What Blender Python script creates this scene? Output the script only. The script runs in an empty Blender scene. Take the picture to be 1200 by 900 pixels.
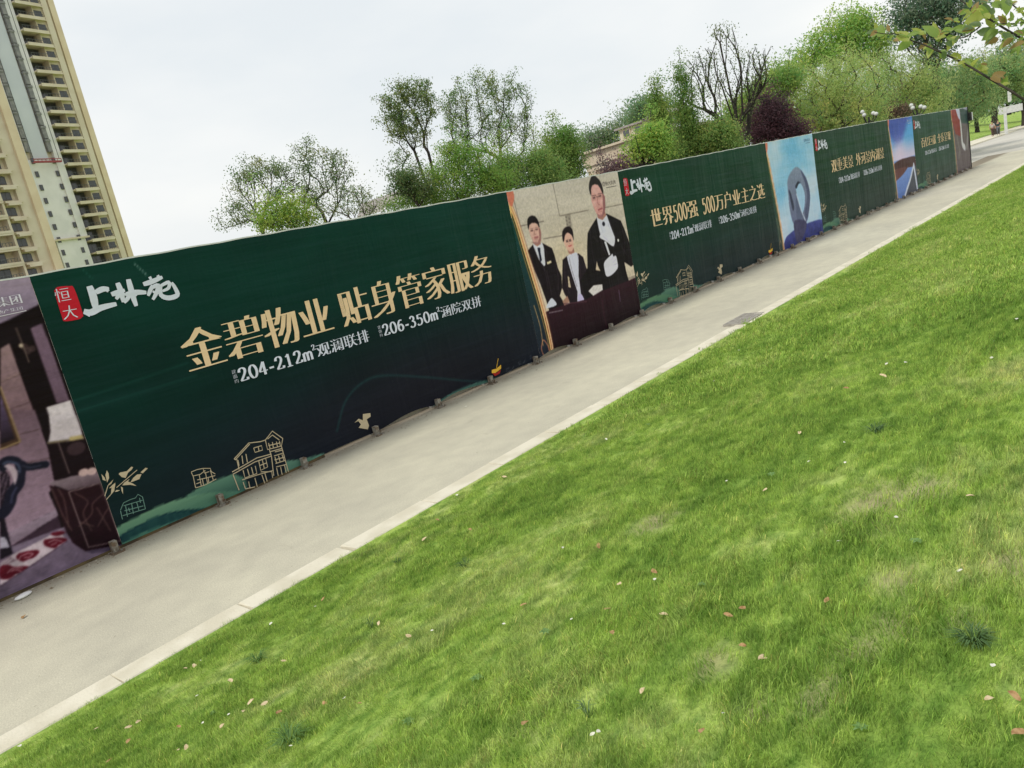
import bpy, math, random
import numpy as np
from mathutils import Vector, Matrix, Quaternion

# ------------------------------------------------------------------ camera
S = bpy.context.scene
COL = S.collection
CAM_H = 2.6
FPX = 878.0                                   # focal length in pixels of a 1200 px wide frame
_nad = np.array([850., -3950., -878.])
UP = -_nad/np.linalg.norm(_nad)
_X = np.array([788., 365., -878.]); _X -= UP*(_X@UP); _X /= np.linalg.norm(_X)
_Y = np.cross(UP, _X)
R = np.array([_X, _Y, UP])                    # camera axes -> world axes (x along the hoarding, y towards it)
CAM = np.array([0., 0., CAM_H])
cd = bpy.data.cameras.new('camera'); cam = bpy.data.objects.new('camera', cd); COL.objects.link(cam)
M4 = Matrix([list(R[i])+[0] for i in range(3)]+[[0, 0, 0, 1]])
cam.matrix_world = Matrix.Translation(Vector(CAM)) @ M4
cd.sensor_width = 36.0; cd.sensor_fit = 'HORIZONTAL'; cd.lens = 36.0*FPX/1200
cd.clip_start = 0.05; cd.clip_end = 6000
S.camera = cam
S.render.resolution_x = 1024; S.render.resolution_y = 768

# ------------------------------------------------------------------ sky and sun
SUN_EL = math.radians(50)
SUN_DIR = Vector((-0.975*math.cos(SUN_EL), 0.22*math.cos(SUN_EL), math.sin(SUN_EL))).normalized()
w = bpy.data.worlds.new('World'); S.world = w; w.use_nodes = True
nt = w.node_tree; nt.nodes.clear()
N = nt.nodes.new; L = nt.links.new
sky = N('ShaderNodeTexSky'); sky.sky_type = 'NISHITA'; sky.sun_disc = False
sky.sun_elevation = SUN_EL; sky.sun_rotation = math.atan2(SUN_DIR.x, SUN_DIR.y)
sky.air_density = 1.2; sky.dust_density = 4.0
tc = N('ShaderNodeTexCoord')
mp = N('ShaderNodeMapping'); mp.inputs['Scale'].default_value = (1.0, 1.0, 2.6); L(tc.outputs['Generated'], mp.inputs['Vector'])
ns = N('ShaderNodeTexNoise'); ns.inputs['Scale'].default_value = 2.1; ns.inputs['Detail'].default_value = 5; ns.inputs['Roughness'].default_value = 0.5
L(mp.outputs[0], ns.inputs['Vector'])
cr = N('ShaderNodeValToRGB'); cr.color_ramp.elements[0].position = 0.36; cr.color_ramp.elements[1].position = 0.66
cr.color_ramp.elements[0].color = (6.45, 6.8, 7.0, 1); cr.color_ramp.elements[1].color = (7.75, 7.8, 7.65, 1)
L(ns.outputs['Fac'], cr.inputs['Fac'])
mx = N('ShaderNodeMix'); mx.data_type = 'RGBA'; mx.inputs[0].default_value = 0.93
L(sky.outputs[0], mx.inputs[6]); L(cr.outputs[0], mx.inputs[7])
bg = N('ShaderNodeBackground'); bg.inputs['Strength'].default_value = 0.1
L(mx.outputs[2], bg.inputs['Color'])
wo = N('ShaderNodeOutputWorld'); L(bg.outputs[0], wo.inputs['Surface'])
sl = bpy.data.lights.new('sun', 'SUN'); sl.energy = 1.5; sl.angle = math.radians(10); sl.color = (1.0, 0.95, 0.86)
so = bpy.data.objects.new('sun', sl); COL.objects.link(so)
so.rotation_euler = (-SUN_DIR).to_track_quat('-Z', 'Y').to_euler(); so.location = (0, 0, 60)
S.view_settings.view_transform = 'Standard'; S.view_settings.look = 'None'
S.view_settings.exposure = 0.40
S.cycles.max_bounces = 12; S.cycles.diffuse_bounces = 6; S.cycles.transmission_bounces = 8; S.view_settings.gamma = 1.0

# ------------------------------------------------------------------ helpers
rng = np.random.default_rng(7); random.seed(7)

def ray(px, py):
    return R@np.array([px-600., -(py-450.), -FPX])
def at(px, py, D):
    r = ray(px, py); r = r/np.hypot(r[0], r[1])*D
    return r+CAM
YF = 8.75                                      # plane of the hoarding
def W(px, py):
    r = ray(px, py); p = CAM+r*(YF/r[1]); return (p[0], p[2])

def lin(c):
    c = np.asarray(c, float)/255.0
    return np.where(c <= 0.04045, c/12.92, ((c+0.055)/1.055)**2.4)

ORG = {}
def tag(o, label=None, cat=None, group=None, kind=None):
    if label: o['label'] = label
    if cat: o['category'] = cat
    if group: o['group'] = group
    if kind: o['kind'] = kind
    return o
def thing(name, label, cat, loc=(0, 0, 0), group=None, kind=None):
    o = bpy.data.objects.new(name, None); COL.objects.link(o); o.location = loc
    o.empty_display_size = 0.2
    ORG[o.name] = np.array(loc, float)
    return tag(o, label, cat, group, kind)
def mesh(name, V, F, mat=None, cols=None, smooth=False):
    V = np.asarray(V, float)
    me = bpy.data.meshes.new(name)
    if isinstance(F, np.ndarray) and F.ndim == 2:
        k = F.shape[1]
        me.vertices.add(len(V)); me.vertices.foreach_set('co', V.astype(np.float32).ravel())
        me.loops.add(F.size); me.loops.foreach_set('vertex_index', F.astype(np.int32).ravel())
        me.polygons.add(len(F)); me.polygons.foreach_set('loop_start', np.arange(0, F.size, k, dtype=np.int32))
        me.update(calc_edges=True)
    else:
        me.from_pydata([tuple(v) for v in V], [], [tuple(f) for f in F])
    if cols is not None:
        a = me.color_attributes.new('col', 'FLOAT_COLOR', 'POINT')
        c = np.ones((len(V), 4), np.float32); c[:, :3] = cols
        a.data.foreach_set('color', c.ravel())
    if mat: me.materials.append(mat)
    if smooth: me.polygons.foreach_set('use_smooth', np.ones(len(me.polygons), bool))
    return me
def mk(name, V, F, mat, parent=None, cols=None, smooth=False, origin=None):
    V = np.asarray(V, float)
    off = ORG[parent.name] if parent else np.array(origin if origin is not None else (0, 0, 0), float)
    o = bpy.data.objects.new(name, mesh(name, V-off, F, mat, cols, smooth)); COL.objects.link(o)
    if parent: o.parent = parent
    else: o.location = off
    ORG[o.name] = off
    return o
def inst(name, me, loc, parent=None, rot=(0, 0, 0), scale=(1, 1, 1)):
    o = bpy.data.objects.new(name, me); COL.objects.link(o)
    off = ORG[parent.name] if parent else np.zeros(3)
    o.location = np.array(loc, float)-off; o.rotation_euler = rot; o.scale = scale
    if parent: o.parent = parent; ORG[o.name] = off
    else: ORG[o.name] = np.array(loc, float)
    return o

class MB:
    """collects boxes, tubes, ribbons into one mesh"""
    def __init__(s): s.V = []; s.F = []
    def add(s, V, F):
        b = len(s.V); s.V += [tuple(v) for v in V]; s.F += [tuple(i+b for i in f) for f in F]; return s
    def box(s, a, b, M=None):
        x0, y0, z0 = a; x1, y1, z1 = b
        V = [(x0, y0, z0), (x1, y0, z0), (x1, y1, z0), (x0, y1, z0), (x0, y0, z1), (x1, y0, z1), (x1, y1, z1), (x0, y1, z1)]
        if M is not None: V = [M(v) for v in V]
        return s.add(V, [(0, 3, 2, 1), (4, 5, 6, 7), (0, 1, 5, 4), (1, 2, 6, 5), (2, 3, 7, 6), (3, 0, 4, 7)])
    def tube(s, P, r, n=6, cap=True):
        P = [np.array(p, float) for p in P]; m = len(P)
        r = list(r) if hasattr(r, '__len__') else [r]*m
        V = []; prev = None
        for i in range(m):
            t = P[min(i+1, m-1)]-P[max(i-1, 0)]; t = t/(np.linalg.norm(t)+1e-9)
            if prev is None:
                a = np.array([0, 0, 1.]) if abs(t[2]) < .9 else np.array([1., 0, 0])
                u = np.cross(t, a)
            else: u = prev-t*(prev@t)
            u = u/(np.linalg.norm(u)+1e-9); prev = u; v = np.cross(t, u)
            for k in range(n):
                A = 2*math.pi*k/n; V.append(P[i]+r[i]*(math.cos(A)*u+math.sin(A)*v))
        F = [(i*n+k, i*n+(k+1) % n, (i+1)*n+(k+1) % n, (i+1)*n+k) for i in range(m-1) for k in range(n)]
        if cap: F += [tuple(range(n-1, -1, -1)), tuple((m-1)*n+k for k in range(n))]
        return s.add(V, F)
    def sphere(s, c, r, n=12, m=8, sc=(1, 1, 1)):
        V = []; F = []
        for i in range(m+1):
            t = math.pi*i/m
            for k in range(n):
                A = 2*math.pi*k/n
                V.append((c[0]+r*sc[0]*math.sin(t)*math.cos(A), c[1]+r*sc[1]*math.sin(t)*math.sin(A), c[2]+r*sc[2]*math.cos(t)))
        F = [(i*n+k, (i+1)*n+k, (i+1)*n+(k+1) % n, i*n+(k+1) % n) for i in range(m) for k in range(n)]
        return s.add(V, F)
    def build(s, name, mat, parent=None, smooth=False, origin=None):
        return mk(name, s.V, s.F, mat, parent, None, smooth, origin)
    def mesh(s, name, mat, smooth=False): return mesh(name, s.V, s.F, mat, None, smooth)

# ------------------------------------------------------------------ materials
def newmat(name):
    m = bpy.data.materials.new(name); m.use_nodes = True
    return m, m.node_tree.nodes, m.node_tree.links, m.node_tree.nodes['Principled BSDF']
def pmat(name, c, rough=0.7, c2=None, scale=4.0, bump=0.0, bscale=None, metal=0.0, detail=4, spec=0.3, stretch=None, lo=.4, hi=.6):
    m, n, l, b = newmat(name)
    b.inputs['Roughness'].default_value = rough; b.inputs['Metallic'].default_value = metal
    b.inputs['Specular IOR Level'].default_value = spec
    b.inputs['Base Color'].default_value = (*c, 1)
    if c2 is not None or bump:
        g = n.new('ShaderNodeNewGeometry'); mpn = n.new('ShaderNodeMapping'); l.new(g.outputs['Position'], mpn.inputs['Vector'])
        if stretch: mpn.inputs['Scale'].default_value = stretch
    if c2 is not None:
        t = n.new('ShaderNodeTexNoise'); t.inputs['Scale'].default_value = scale; t.inputs['Detail'].default_value = detail
        l.new(mpn.outputs[0], t.inputs['Vector'])
        r = n.new('ShaderNodeValToRGB'); r.color_ramp.elements[0].position = lo; r.color_ramp.elements[1].position = hi
        r.color_ramp.elements[0].color = (*c, 1); r.color_ramp.elements[1].color = (*c2, 1)
        l.new(t.outputs['Fac'], r.inputs['Fac']); l.new(r.outputs[0], b.inputs['Base Color'])
    if bump:
        t2 = n.new('ShaderNodeTexNoise'); t2.inputs['Scale'].default_value = bscale or scale*4; t2.inputs['Detail'].default_value = 5
        l.new(mpn.outputs[0], t2.inputs['Vector'])
        bm = n.new('ShaderNodeBump'); bm.inputs['Strength'].default_value = bump; bm.inputs['Distance'].default_value = 0.02
        l.new(t2.outputs['Fac'], bm.inputs['Height']); l.new(bm.outputs[0], b.inputs['Normal'])
    return m

def fabric_bump(n, l, b, strength=0.6):
    """soft creases of a stretched banner cloth"""
    g = n.new('ShaderNodeNewGeometry')
    a = n.new('ShaderNodeMapping'); a.inputs['Rotation'].default_value = (0, math.radians(38), 0); a.inputs['Scale'].default_value = (2.6, 1, .5)
    l.new(g.outputs['Position'], a.inputs['Vector'])
    t = n.new('ShaderNodeTexNoise'); t.inputs['Scale'].default_value = 1.0; t.inputs['Detail'].default_value = 3; t.inputs['Distortion'].default_value = .6
    l.new(a.outputs[0], t.inputs['Vector'])
    a2 = n.new('ShaderNodeMapping'); a2.inputs['Scale'].default_value = (.35, 1, 5.0); l.new(g.outputs['Position'], a2.inputs['Vector'])
    t2 = n.new('ShaderNodeTexNoise'); t2.inputs['Scale'].default_value = 1.0; t2.inputs['Detail'].default_value = 4
    l.new(a2.outputs[0], t2.inputs['Vector'])
    ad = n.new('ShaderNodeMath'); ad.operation = 'ADD'; l.new(t.outputs['Fac'], ad.inputs[0]); l.new(t2.outputs['Fac'], ad.inputs[1])
    bm = n.new('ShaderNodeBump'); bm.inputs['Strength'].default_value = strength; bm.inputs['Distance'].default_value = 0.05
    l.new(ad.outputs[0], bm.inputs['Height']); l.new(bm.outputs[0], b.inputs['Normal'])

def attrmat(name, rough=0.6, spec=0.3, fabric=False):
    m, n, l, b = newmat(name)
    a = n.new('ShaderNodeAttribute'); a.attribute_name = 'col'
    l.new(a.outputs['Color'], b.inputs['Base Color']); b.inputs['Roughness'].default_value = rough
    b.inputs['Specular IOR Level'].default_value = spec
    if fabric: fabric_bump(n, l, b)
    return m
PRINT = attrmat('banner_print', 0.5, 0.1, True)
def inkmat(name, c, rough=.5):
    m, n, l, b = newmat(name); b.inputs['Base Color'].default_value = (*c, 1); b.inputs['Roughness'].default_value = rough
    b.inputs['Specular IOR Level'].default_value = .1; fabric_bump(n, l, b); return m
KP = 0.76                                       # print albedo for a displayed colour
def albedo(c):
    c = lin(np.clip(c, 0, 255))/KP; m = np.maximum(c.max(-1, keepdims=True)/.85, 1); return c/m
def ink(name, c): return inkmat(name, tuple(albedo(c)))
GOLD, WHITE, RED = ink('gold_ink', (232, 202, 162)), ink('white_ink', (222, 226, 240)), ink('red_ink', (176, 30, 44))
LINEGOLD, LINEGREY = ink('line_gold_ink', (172, 158, 132)), ink('line_grey_ink', (92, 124, 114))

CONC = pmat('concrete', (.40, .37, .30), .85, (.475, .45, .385), .55, .25, 60, stretch=(.45, 1.2, 1), lo=.35, hi=.65)
def road_mat():
    m, n, l, b = newmat('path_concrete'); b.inputs['Roughness'].default_value = .85; b.inputs['Specular IOR Level'].default_value = .25
    g = n.new('ShaderNodeNewGeometry')
    def nz(scale, st, det=5, dist=0):
        mpn = n.new('ShaderNodeMapping'); mpn.inputs['Scale'].default_value = st; l.new(g.outputs['Position'], mpn.inputs['Vector'])
        t = n.new('ShaderNodeTexNoise'); t.inputs['Scale'].default_value = scale; t.inputs['Detail'].default_value = det; t.inputs['Distortion'].default_value = dist
        l.new(mpn.outputs[0], t.inputs['Vector']); return t.outputs['Fac']
    def ramp(f, p0, p1, c0, c1):
        r = n.new('ShaderNodeValToRGB'); r.color_ramp.elements[0].position = p0; r.color_ramp.elements[1].position = p1
        r.color_ramp.elements[0].color = c0; r.color_ramp.elements[1].color = c1; l.new(f, r.inputs['Fac']); return r.outputs[0]
    def mix(f, a, bb, mode='MULTIPLY'):
        x = n.new('ShaderNodeMix'); x.data_type = 'RGBA'; x.blend_type = mode; x.inputs[0].default_value = f
        l.new(a, x.inputs[6]); l.new(bb, x.inputs[7]); return x.outputs[2]
    c = ramp(nz(1.0, (.35, .7, 1), 6, .6), .35, .68, (.50, .475, .385, 1), (.605, .575, .455, 1))
    c = mix(.8, c, ramp(nz(4.0, (.9, 1.1, 1), 6), .3, .7, (.90, .90, .90, 1), (1.05, 1.05, 1.04, 1)))
    c = mix(.7, c, ramp(nz(75.0, (1, 1, 1), 4), .3, .72, (.74, .74, .73, 1), (1.14, 1.14, 1.13, 1)))
    # scattered dark stains
    c = mix(1.0, c, ramp(nz(2.6, (1, 1, 1), 6, 1.0), .25, .33, (.90, .89, .88, 1), (1, 1, 1, 1)))
    c = mix(.8, c, ramp(nz(26.0, (1, 1, 1), 2, .2), .235, .275, (.55, .52, .48, 1), (1, 1, 1, 1)))
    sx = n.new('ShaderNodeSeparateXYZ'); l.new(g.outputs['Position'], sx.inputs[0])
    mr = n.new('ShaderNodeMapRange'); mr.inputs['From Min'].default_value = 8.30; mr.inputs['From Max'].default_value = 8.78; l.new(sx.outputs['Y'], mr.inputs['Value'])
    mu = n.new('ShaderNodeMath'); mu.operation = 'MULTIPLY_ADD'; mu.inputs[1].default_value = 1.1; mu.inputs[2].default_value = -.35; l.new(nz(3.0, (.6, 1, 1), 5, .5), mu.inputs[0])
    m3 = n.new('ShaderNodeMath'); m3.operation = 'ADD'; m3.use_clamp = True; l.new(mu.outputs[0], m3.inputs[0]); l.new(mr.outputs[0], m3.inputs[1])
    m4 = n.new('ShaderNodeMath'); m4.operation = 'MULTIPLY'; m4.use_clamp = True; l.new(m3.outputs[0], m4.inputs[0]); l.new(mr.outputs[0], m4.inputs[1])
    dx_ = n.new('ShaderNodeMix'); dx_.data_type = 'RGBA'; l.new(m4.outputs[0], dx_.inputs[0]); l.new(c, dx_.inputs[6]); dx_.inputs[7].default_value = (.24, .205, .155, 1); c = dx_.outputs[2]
    l.new(c, b.inputs['Base Color'])
    bm = n.new('ShaderNodeBump'); bm.inputs['Strength'].default_value = .3; bm.inputs['Distance'].default_value = .01
    l.new(nz(90.0, (1, 1, 1), 4), bm.inputs['Height']); l.new(bm.outputs[0], b.inputs['Normal'])
    return m
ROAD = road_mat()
KERB = pmat('kerb_concrete', (.60, .56, .44), .85, (.70, .66, .54), 3.0, .3, 50)
ASPH = pmat('far_road', (.47, .45, .40), .85, (.54, .52, .46), .35, .2, 30)
SOIL = pmat('soil', (.09, .07, .045), .95, (.16, .13, .09), 3.0, .6, 30)
STEEL = pmat('rusty_steel', (.34, .32, .28), .6, (.17, .12, .08), 14, .2, 60, metal=.25)
GALV = pmat('galvanised_steel', (.42, .43, .43), .45, (.5, .5, .5), 10, metal=.5)
HEM = pmat('banner_hem', (.62, .63, .62), .6, (.72, .72, .70), 8)
BARK = pmat('bark', (.055, .043, .032), .9, (.10, .085, .065), 9, .8, 30)
BARKD = pmat('dark_bark', (.03, .026, .022), .9, (.06, .05, .04), 9, .6, 30)
IRON = pmat('dark_iron', (.03, .03, .033), .5, (.05, .05, .05), 10, metal=.4)

# ------------------------------------------------------------------ ground, path, kerb, lawn
def sheet(name, x0, x1, y0, y1, z, mat, nx=1, ny=1):
    xs = np.linspace(x0, x1, nx+1); ys = np.linspace(y0, y1, ny+1)
    V = [(x, y, z) for y in ys for x in xs]
    F = [(j*(nx+1)+i, j*(nx+1)+i+1, (j+1)*(nx+1)+i+1, (j+1)*(nx+1)+i) for j in range(ny) for i in range(nx)]
    return tag(mk(name, V, F, mat), kind='structure')
GRD = pmat('far_ground', (.13, .125, .10), .95, (.18, .17, .14), .15, .4, 3)
sheet('ground', -1500, 1500, -1500, 1500, -.12, GRD)
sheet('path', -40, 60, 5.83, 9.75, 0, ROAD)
sheet('soil_strip', -40, 48.9, 9.75, 14.0, -.03, SOIL)
sheet('road', 60, 420, 5.83, 15.6, -.004, ASPH)
sheet('road_junction', 49.8, 60, 9.75, 15.6, -.008, ASPH)
sheet('pavement', 49.8, 420, 15.8, 18.6, .10, KERB)

KY0, KY1, KH = 5.585, 5.83, .035
kerb = tag(bpy.data.objects.new('kerb', None), kind='structure'); COL.objects.link(kerb); ORG['kerb'] = np.zeros(3)
def kerbstone_mesh(ln):
    c = .012
    V = []; 
    for x in (0, ln):
        e = c if x == 0 else -c
        V += [(x, KY0, -.1), (x, KY0, KH-c), (x+e, KY0+c, KH), (x+e, KY1-c, KH), (x, KY1, KH-c), (x, KY1, -.1)]
    F = [(i, i+1, i+7, i+6) for i in range(5)]+[(0, 6, 11, 5), (5, 4, 3, 2, 1, 0), (6, 7, 8, 9, 10, 11)]
    return mesh('kerb_stone', V, F, KERB)
KM = kerbstone_mesh(1.022)
x = -3.78
while x < 70:
    if not (11.95 < x+.5 < 12.95):
        inst('kerb_stone', KM, (x, random.uniform(-.004, .004), random.uniform(-.004, .004)), kerb, rot=(0, 0, random.uniform(-.002, .002)))
    else:
        inst('kerb_stone', KM, (x, 0, -.012), kerb)
    x += 1.034
MB().box((x, KY0, -.1), (420, KY1, KH)).box((-40, KY0, -.1), (-3.79, KY1, KH)).build('kerb_run', KERB, kerb)
fk = tag(MB().box((49.8, 15.6, -.1), (420, 15.8, .12)).build('far_kerb', KERB), kind='structure')

def ss(t): t = np.clip(t, 0, 1); return t*t*(3-2*t)
_ph = [(rng.uniform(.4, 2.2), rng.uniform(.6, 3.0), rng.uniform(0, 6), rng.uniform(0, 6)) for _ in range(10)]
def lawn_z(x, y):
    d = 5.585-y
    z = .03+.90*ss(d/5.9)
    b = 0
    for a, c, p, q in _ph: b = b+np.sin(a*x+p+.5*np.sin(c*y))*np.sin(c*y+q)
    return z+b*.008*np.clip(d/.6, 0, 1)
BARE = [(1050, 678, .16), (1005, 762, .13), (835, 776, .15), (1050, 730, .14), (1082, 575, .25), (1190, 660, .2), (1135, 725, .10), (620, 858, .08), (980, 800, .12), (885, 835, .1), (1030, 590, .4), (960, 820, .12), (770, 610, .3)]
def hit_lawn(px, py):
    r = ray(px, py); t0 = .5/np.linalg.norm(r); t = 0
    p = CAM.copy(); st = .02/np.linalg.norm(r)
    g = CAM+r*(-CAM_H/r[2]); n = 400; lo, hi = 0.0, -CAM_H/r[2]
    ts = np.linspace(lo, hi, 600); P = CAM[None]+ts[:, None]*r[None]
    k = np.argmax(P[:, 2] < lawn_z(P[:, 0], P[:, 1])); a, b = ts[max(k-1, 0)], ts[k]
    for _ in range(20):
        m = (a+b)/2; q = CAM+m*r
        if q[2] < lawn_z(q[0], q[1]): b = m
        else: a = m
    return CAM+b*r
BAREP = [(hit_lawn(a, b)[:2], rr) for a, b, rr in BARE]
def bareness(x, y):
    v = np.zeros_like(x)
    for (p, rr) in BAREP:
        v = np.maximum(v, np.exp(-(((x-p[0])/1.3)**2+((y-p[1])/.8)**2)/(rr*.62)**2))
    return v
# lawn surface: fine near the camera, coarser away
xs = np.concatenate([np.linspace(-40, -1, 14)[:-1], np.arange(-1, 12, .08), np.linspace(12, 40, 100)[1:], np.linspace(40, 420, 60)[1:]])
ys = np.concatenate([np.linspace(-60, -2, 16)[:-1], np.arange(-2, 5.585, .08), [5.583]])
GX, GY = np.meshgrid(xs, ys); GZ = lawn_z(GX, GY)
nx, ny = len(xs), len(ys)
ii = (np.arange(ny-1)[:, None]*nx+np.arange(nx-1)[None]).ravel()
LF = np.stack([ii, ii+1, ii+nx+1, ii+nx], 1)
bcol = np.repeat(bareness(GX.ravel(), GY.ravel())[:, None], 3, 1)

def grass_colour(n, l, lean=1.0):
    """colour of turf from world position: broad fresh and dry patches, streaks along the slope"""
    g = n.new('ShaderNodeNewGeometry')
    def nz(st, det=4, dist=0):
        mpn = n.new('ShaderNodeMapping'); mpn.inputs['Scale'].default_value = st; l.new(g.outputs['Position'], mpn.inputs['Vector'])
        t = n.new('ShaderNodeTexNoise'); t.inputs['Scale'].default_value = 1; t.inputs['Detail'].default_value = det; t.inputs['Distortion'].default_value = dist
        l.new(mpn.outputs[0], t.inputs['Vector']); return t.outputs['Fac']
    r = n.new('ShaderNodeValToRGB'); e = r.color_ramp.elements
    e[0].position = .28; e[0].color = (.18, .33, .055, 1); e[1].position = .74; e[1].color = (.60, .64, .28, 1)
    m_ = e.new(.5); m_.color = (.39, .55, .12, 1)
    ad = n.new('ShaderNodeMath'); ad.operation = 'ADD'
    a1 = n.new('ShaderNodeMath'); a1.operation = 'MULTIPLY'; a1.inputs[1].default_value = .55; l.new(nz((.55, .9, .9), 5, .5), a1.inputs[0])
    a2 = n.new('ShaderNodeMath'); a2.operation = 'MULTIPLY'; a2.inputs[1].default_value = .45; l.new(nz((2.2, 5.5, 4), 5, .4), a2.inputs[0])
    l.new(a1.outputs[0], ad.inputs[0]); l.new(a2.outputs[0], ad.inputs[1]); l.new(ad.outputs[0], r.inputs['Fac'])
    r2 = n.new('ShaderNodeValToRGB'); q = r2.color_ramp.elements; q[0].position = .33; q[0].color = (.55, .66, .55, 1); q[1].position = .62; q[1].color = (1.16, 1.12, 1.12, 1)  # fine dark spots put the shadow between blades into the colour
    l.new(nz((7, 16, 12), 4, .3), r2.inputs['Fac'])
    mm = n.new('ShaderNodeMix'); mm.data_type = 'RGBA'; mm.blend_type = 'MULTIPLY'; mm.inputs[0].default_value = 1; l.new(r.outputs[0], mm.inputs[6]); l.new(r2.outputs[0], mm.inputs[7])
    return mm.outputs[2], g
def lawn_mat():
    m, n, l, b = newmat('turf'); b.inputs['Roughness'].default_value = .95; b.inputs['Specular IOR Level'].default_value = .1
    c, g = grass_colour(n, l)
    d = n.new('ShaderNodeMix'); d.data_type = 'RGBA'; d.blend_type = 'MULTIPLY'; d.inputs[0].default_value = 1; d.inputs[7].default_value = (.8, .8, .8, 1); l.new(c, d.inputs[6])
    a = n.new('ShaderNodeAttribute'); a.attribute_name = 'col'
    x = n.new('ShaderNodeMix'); x.data_type = 'RGBA'; l.new(a.outputs['Fac'], x.inputs[0]); l.new(d.outputs[2], x.inputs[6]); x.inputs[7].default_value = (.36, .33, .18, 1)
    l.new(x.outputs[2], b.inputs['Base Color'])
    t2 = n.new('ShaderNodeTexNoise'); t2.inputs['Scale'].default_value = 40; t2.inputs['Detail'].default_value = 5; l.new(g.outputs['Position'], t2.inputs['Vector'])
    bm = n.new('ShaderNodeBump'); bm.inputs['Strength'].default_value = .8; bm.inputs['Distance'].default_value = .03
    l.new(t2.outputs['Fac'], bm.inputs['Height']); l.new(bm.outputs[0], b.inputs['Normal'])
    return m
LAWN = lawn_mat()
tag(mk('lawn', np.stack([GX.ravel(), GY.ravel(), GZ.ravel()], 1), LF, LAWN, cols=bcol, smooth=True), kind='structure')
# bank beyond the road at the far end
bx = np.linspace(49.8, 420, 60); by = np.concatenate([[18.6], np.linspace(19.5, 60, 24), [300]])
BX, BY = np.meshgrid(bx, by); BZ = .12+3.2*ss((BY-19.5)/26)+.12*np.sin(BX*.2)*np.clip((BY-18.6)/6, 0, 1)
ii = (np.arange(len(by)-1)[:, None]*len(bx)+np.arange(len(bx)-1)[None]).ravel()
tag(mk('grass_bank', np.stack([BX.ravel(), BY.ravel(), BZ.ravel()], 1), np.stack([ii, ii+1, ii+len(bx)+1, ii+len(bx)], 1), LAWN, cols=np.zeros((BX.size, 3)), smooth=True), kind='structure')

# ---- grass blades: instanced tufts (geometry nodes) over the part of the lawn one can see
def blade_mat():
    m, n, l, b = newmat('grass_blades'); b.inputs['Roughness'].default_value = .6; b.inputs['Specular IOR Level'].default_value = .25
    c, g = grass_colour(n, l)
    oi = n.new('ShaderNodeObjectInfo'); r = n.new('ShaderNodeValToRGB'); e = r.color_ramp.elements
    e[0].position = 0; e[0].color = (.80, .86, .8, 1); e[1].position = 1; e[1].color = (1.2, 1.12, 1.15, 1)
    l.new(oi.outputs['Random'], r.inputs['Fac'])
    x = n.new('ShaderNodeMix'); x.data_type = 'RGBA'; x.blend_type = 'MULTIPLY'; x.inputs[0].default_value = 1; l.new(c, x.inputs[6]); l.new(r.outputs[0], x.inputs[7])
    a = n.new('ShaderNodeAttribute'); a.attribute_name = 'col'
    y = n.new('ShaderNodeMix'); y.data_type = 'RGBA'; y.blend_type = 'MULTIPLY'; y.inputs[0].default_value = 1; l.new(x.outputs[2], y.inputs[6]); l.new(a.outputs['Color'], y.inputs[7])
    l.new(y.outputs[2], b.inputs['Base Color'])
    tr = n.new('ShaderNodeBsdfTranslucent'); l.new(y.outputs[2], tr.inputs['Color'])
    ms = n.new('ShaderNodeMixShader'); ms.inputs[0].default_value = .42
    out = n['Material Output']; l.new(b.outputs[0], ms.inputs[1]); l.new(tr.outputs[0], ms.inputs[2]); l.new(ms.outputs[0], out.inputs['Surface'])
    return m
BLADE = blade_mat()
def tuft(seed, nb, rad, h, wd):
    r_ = np.random.default_rng(seed); V = []; F = []; C = []
    for i in range(nb):
        rr = rad*math.sqrt(r_.random()); A = r_.random()*6.283; x0, y0 = rr*math.cos(A), rr*math.sin(A)
        hh = h*r_.uniform(.55, 1.15); B = r_.random()*6.283; ln = hh*r_.uniform(.25, 1.0); w_ = wd*r_.uniform(.7, 1.2)
        dx, dy = math.cos(B), math.sin(B); sx, sy = -dy*w_/2, dx*w_/2; b = len(V)
        V += [(x0-sx, y0-sy, -.01), (x0+sx, y0+sy, -.01), (x0+dx*ln*.35+sx*.8, y0+dy*ln*.35+sy*.8, hh*.6), (x0+dx*ln*.35-sx*.8, y0+dy*ln*.35-sy*.8, hh*.6), (x0+dx*ln, y0+dy*ln, hh)]
        F += [(b, b+1, b+2, b+3), (b+3, b+2, b+4)]
        k = r_.uniform(.5, 1.45); dry = r_.random() < .06
        c = (1.7*k, 1.2*k, 1.6*k) if dry else (k, k, k)
        C += [c]*5
    o = bpy.data.objects.new('grass_tuft', mesh('grass_tuft', V, F, BLADE, cols=np.array(C))); return o
tc_ = bpy.data.collections.new('grass_tufts')
for s in range(5): tc_.objects.link(tuft(s, 100, .085, .025, .0022))
tf_ = bpy.data.collections.new('far_grass_tufts')
for s in range(3): tf_.objects.link(tuft(20+s, 95, .20, .028, .0062))
def view_filter(P, margin=60):
    c = (P-CAM)@R                                # world -> camera
    px = 600-FPX*c[:, 0]/c[:, 2]; py = 450+FPX*c[:, 1]/c[:, 2]
    return (c[:, 2] < -.1) & (px > -margin*3) & (px < 1200+margin*3) & (py > -margin) & (py < 900+margin*2.5)
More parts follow.
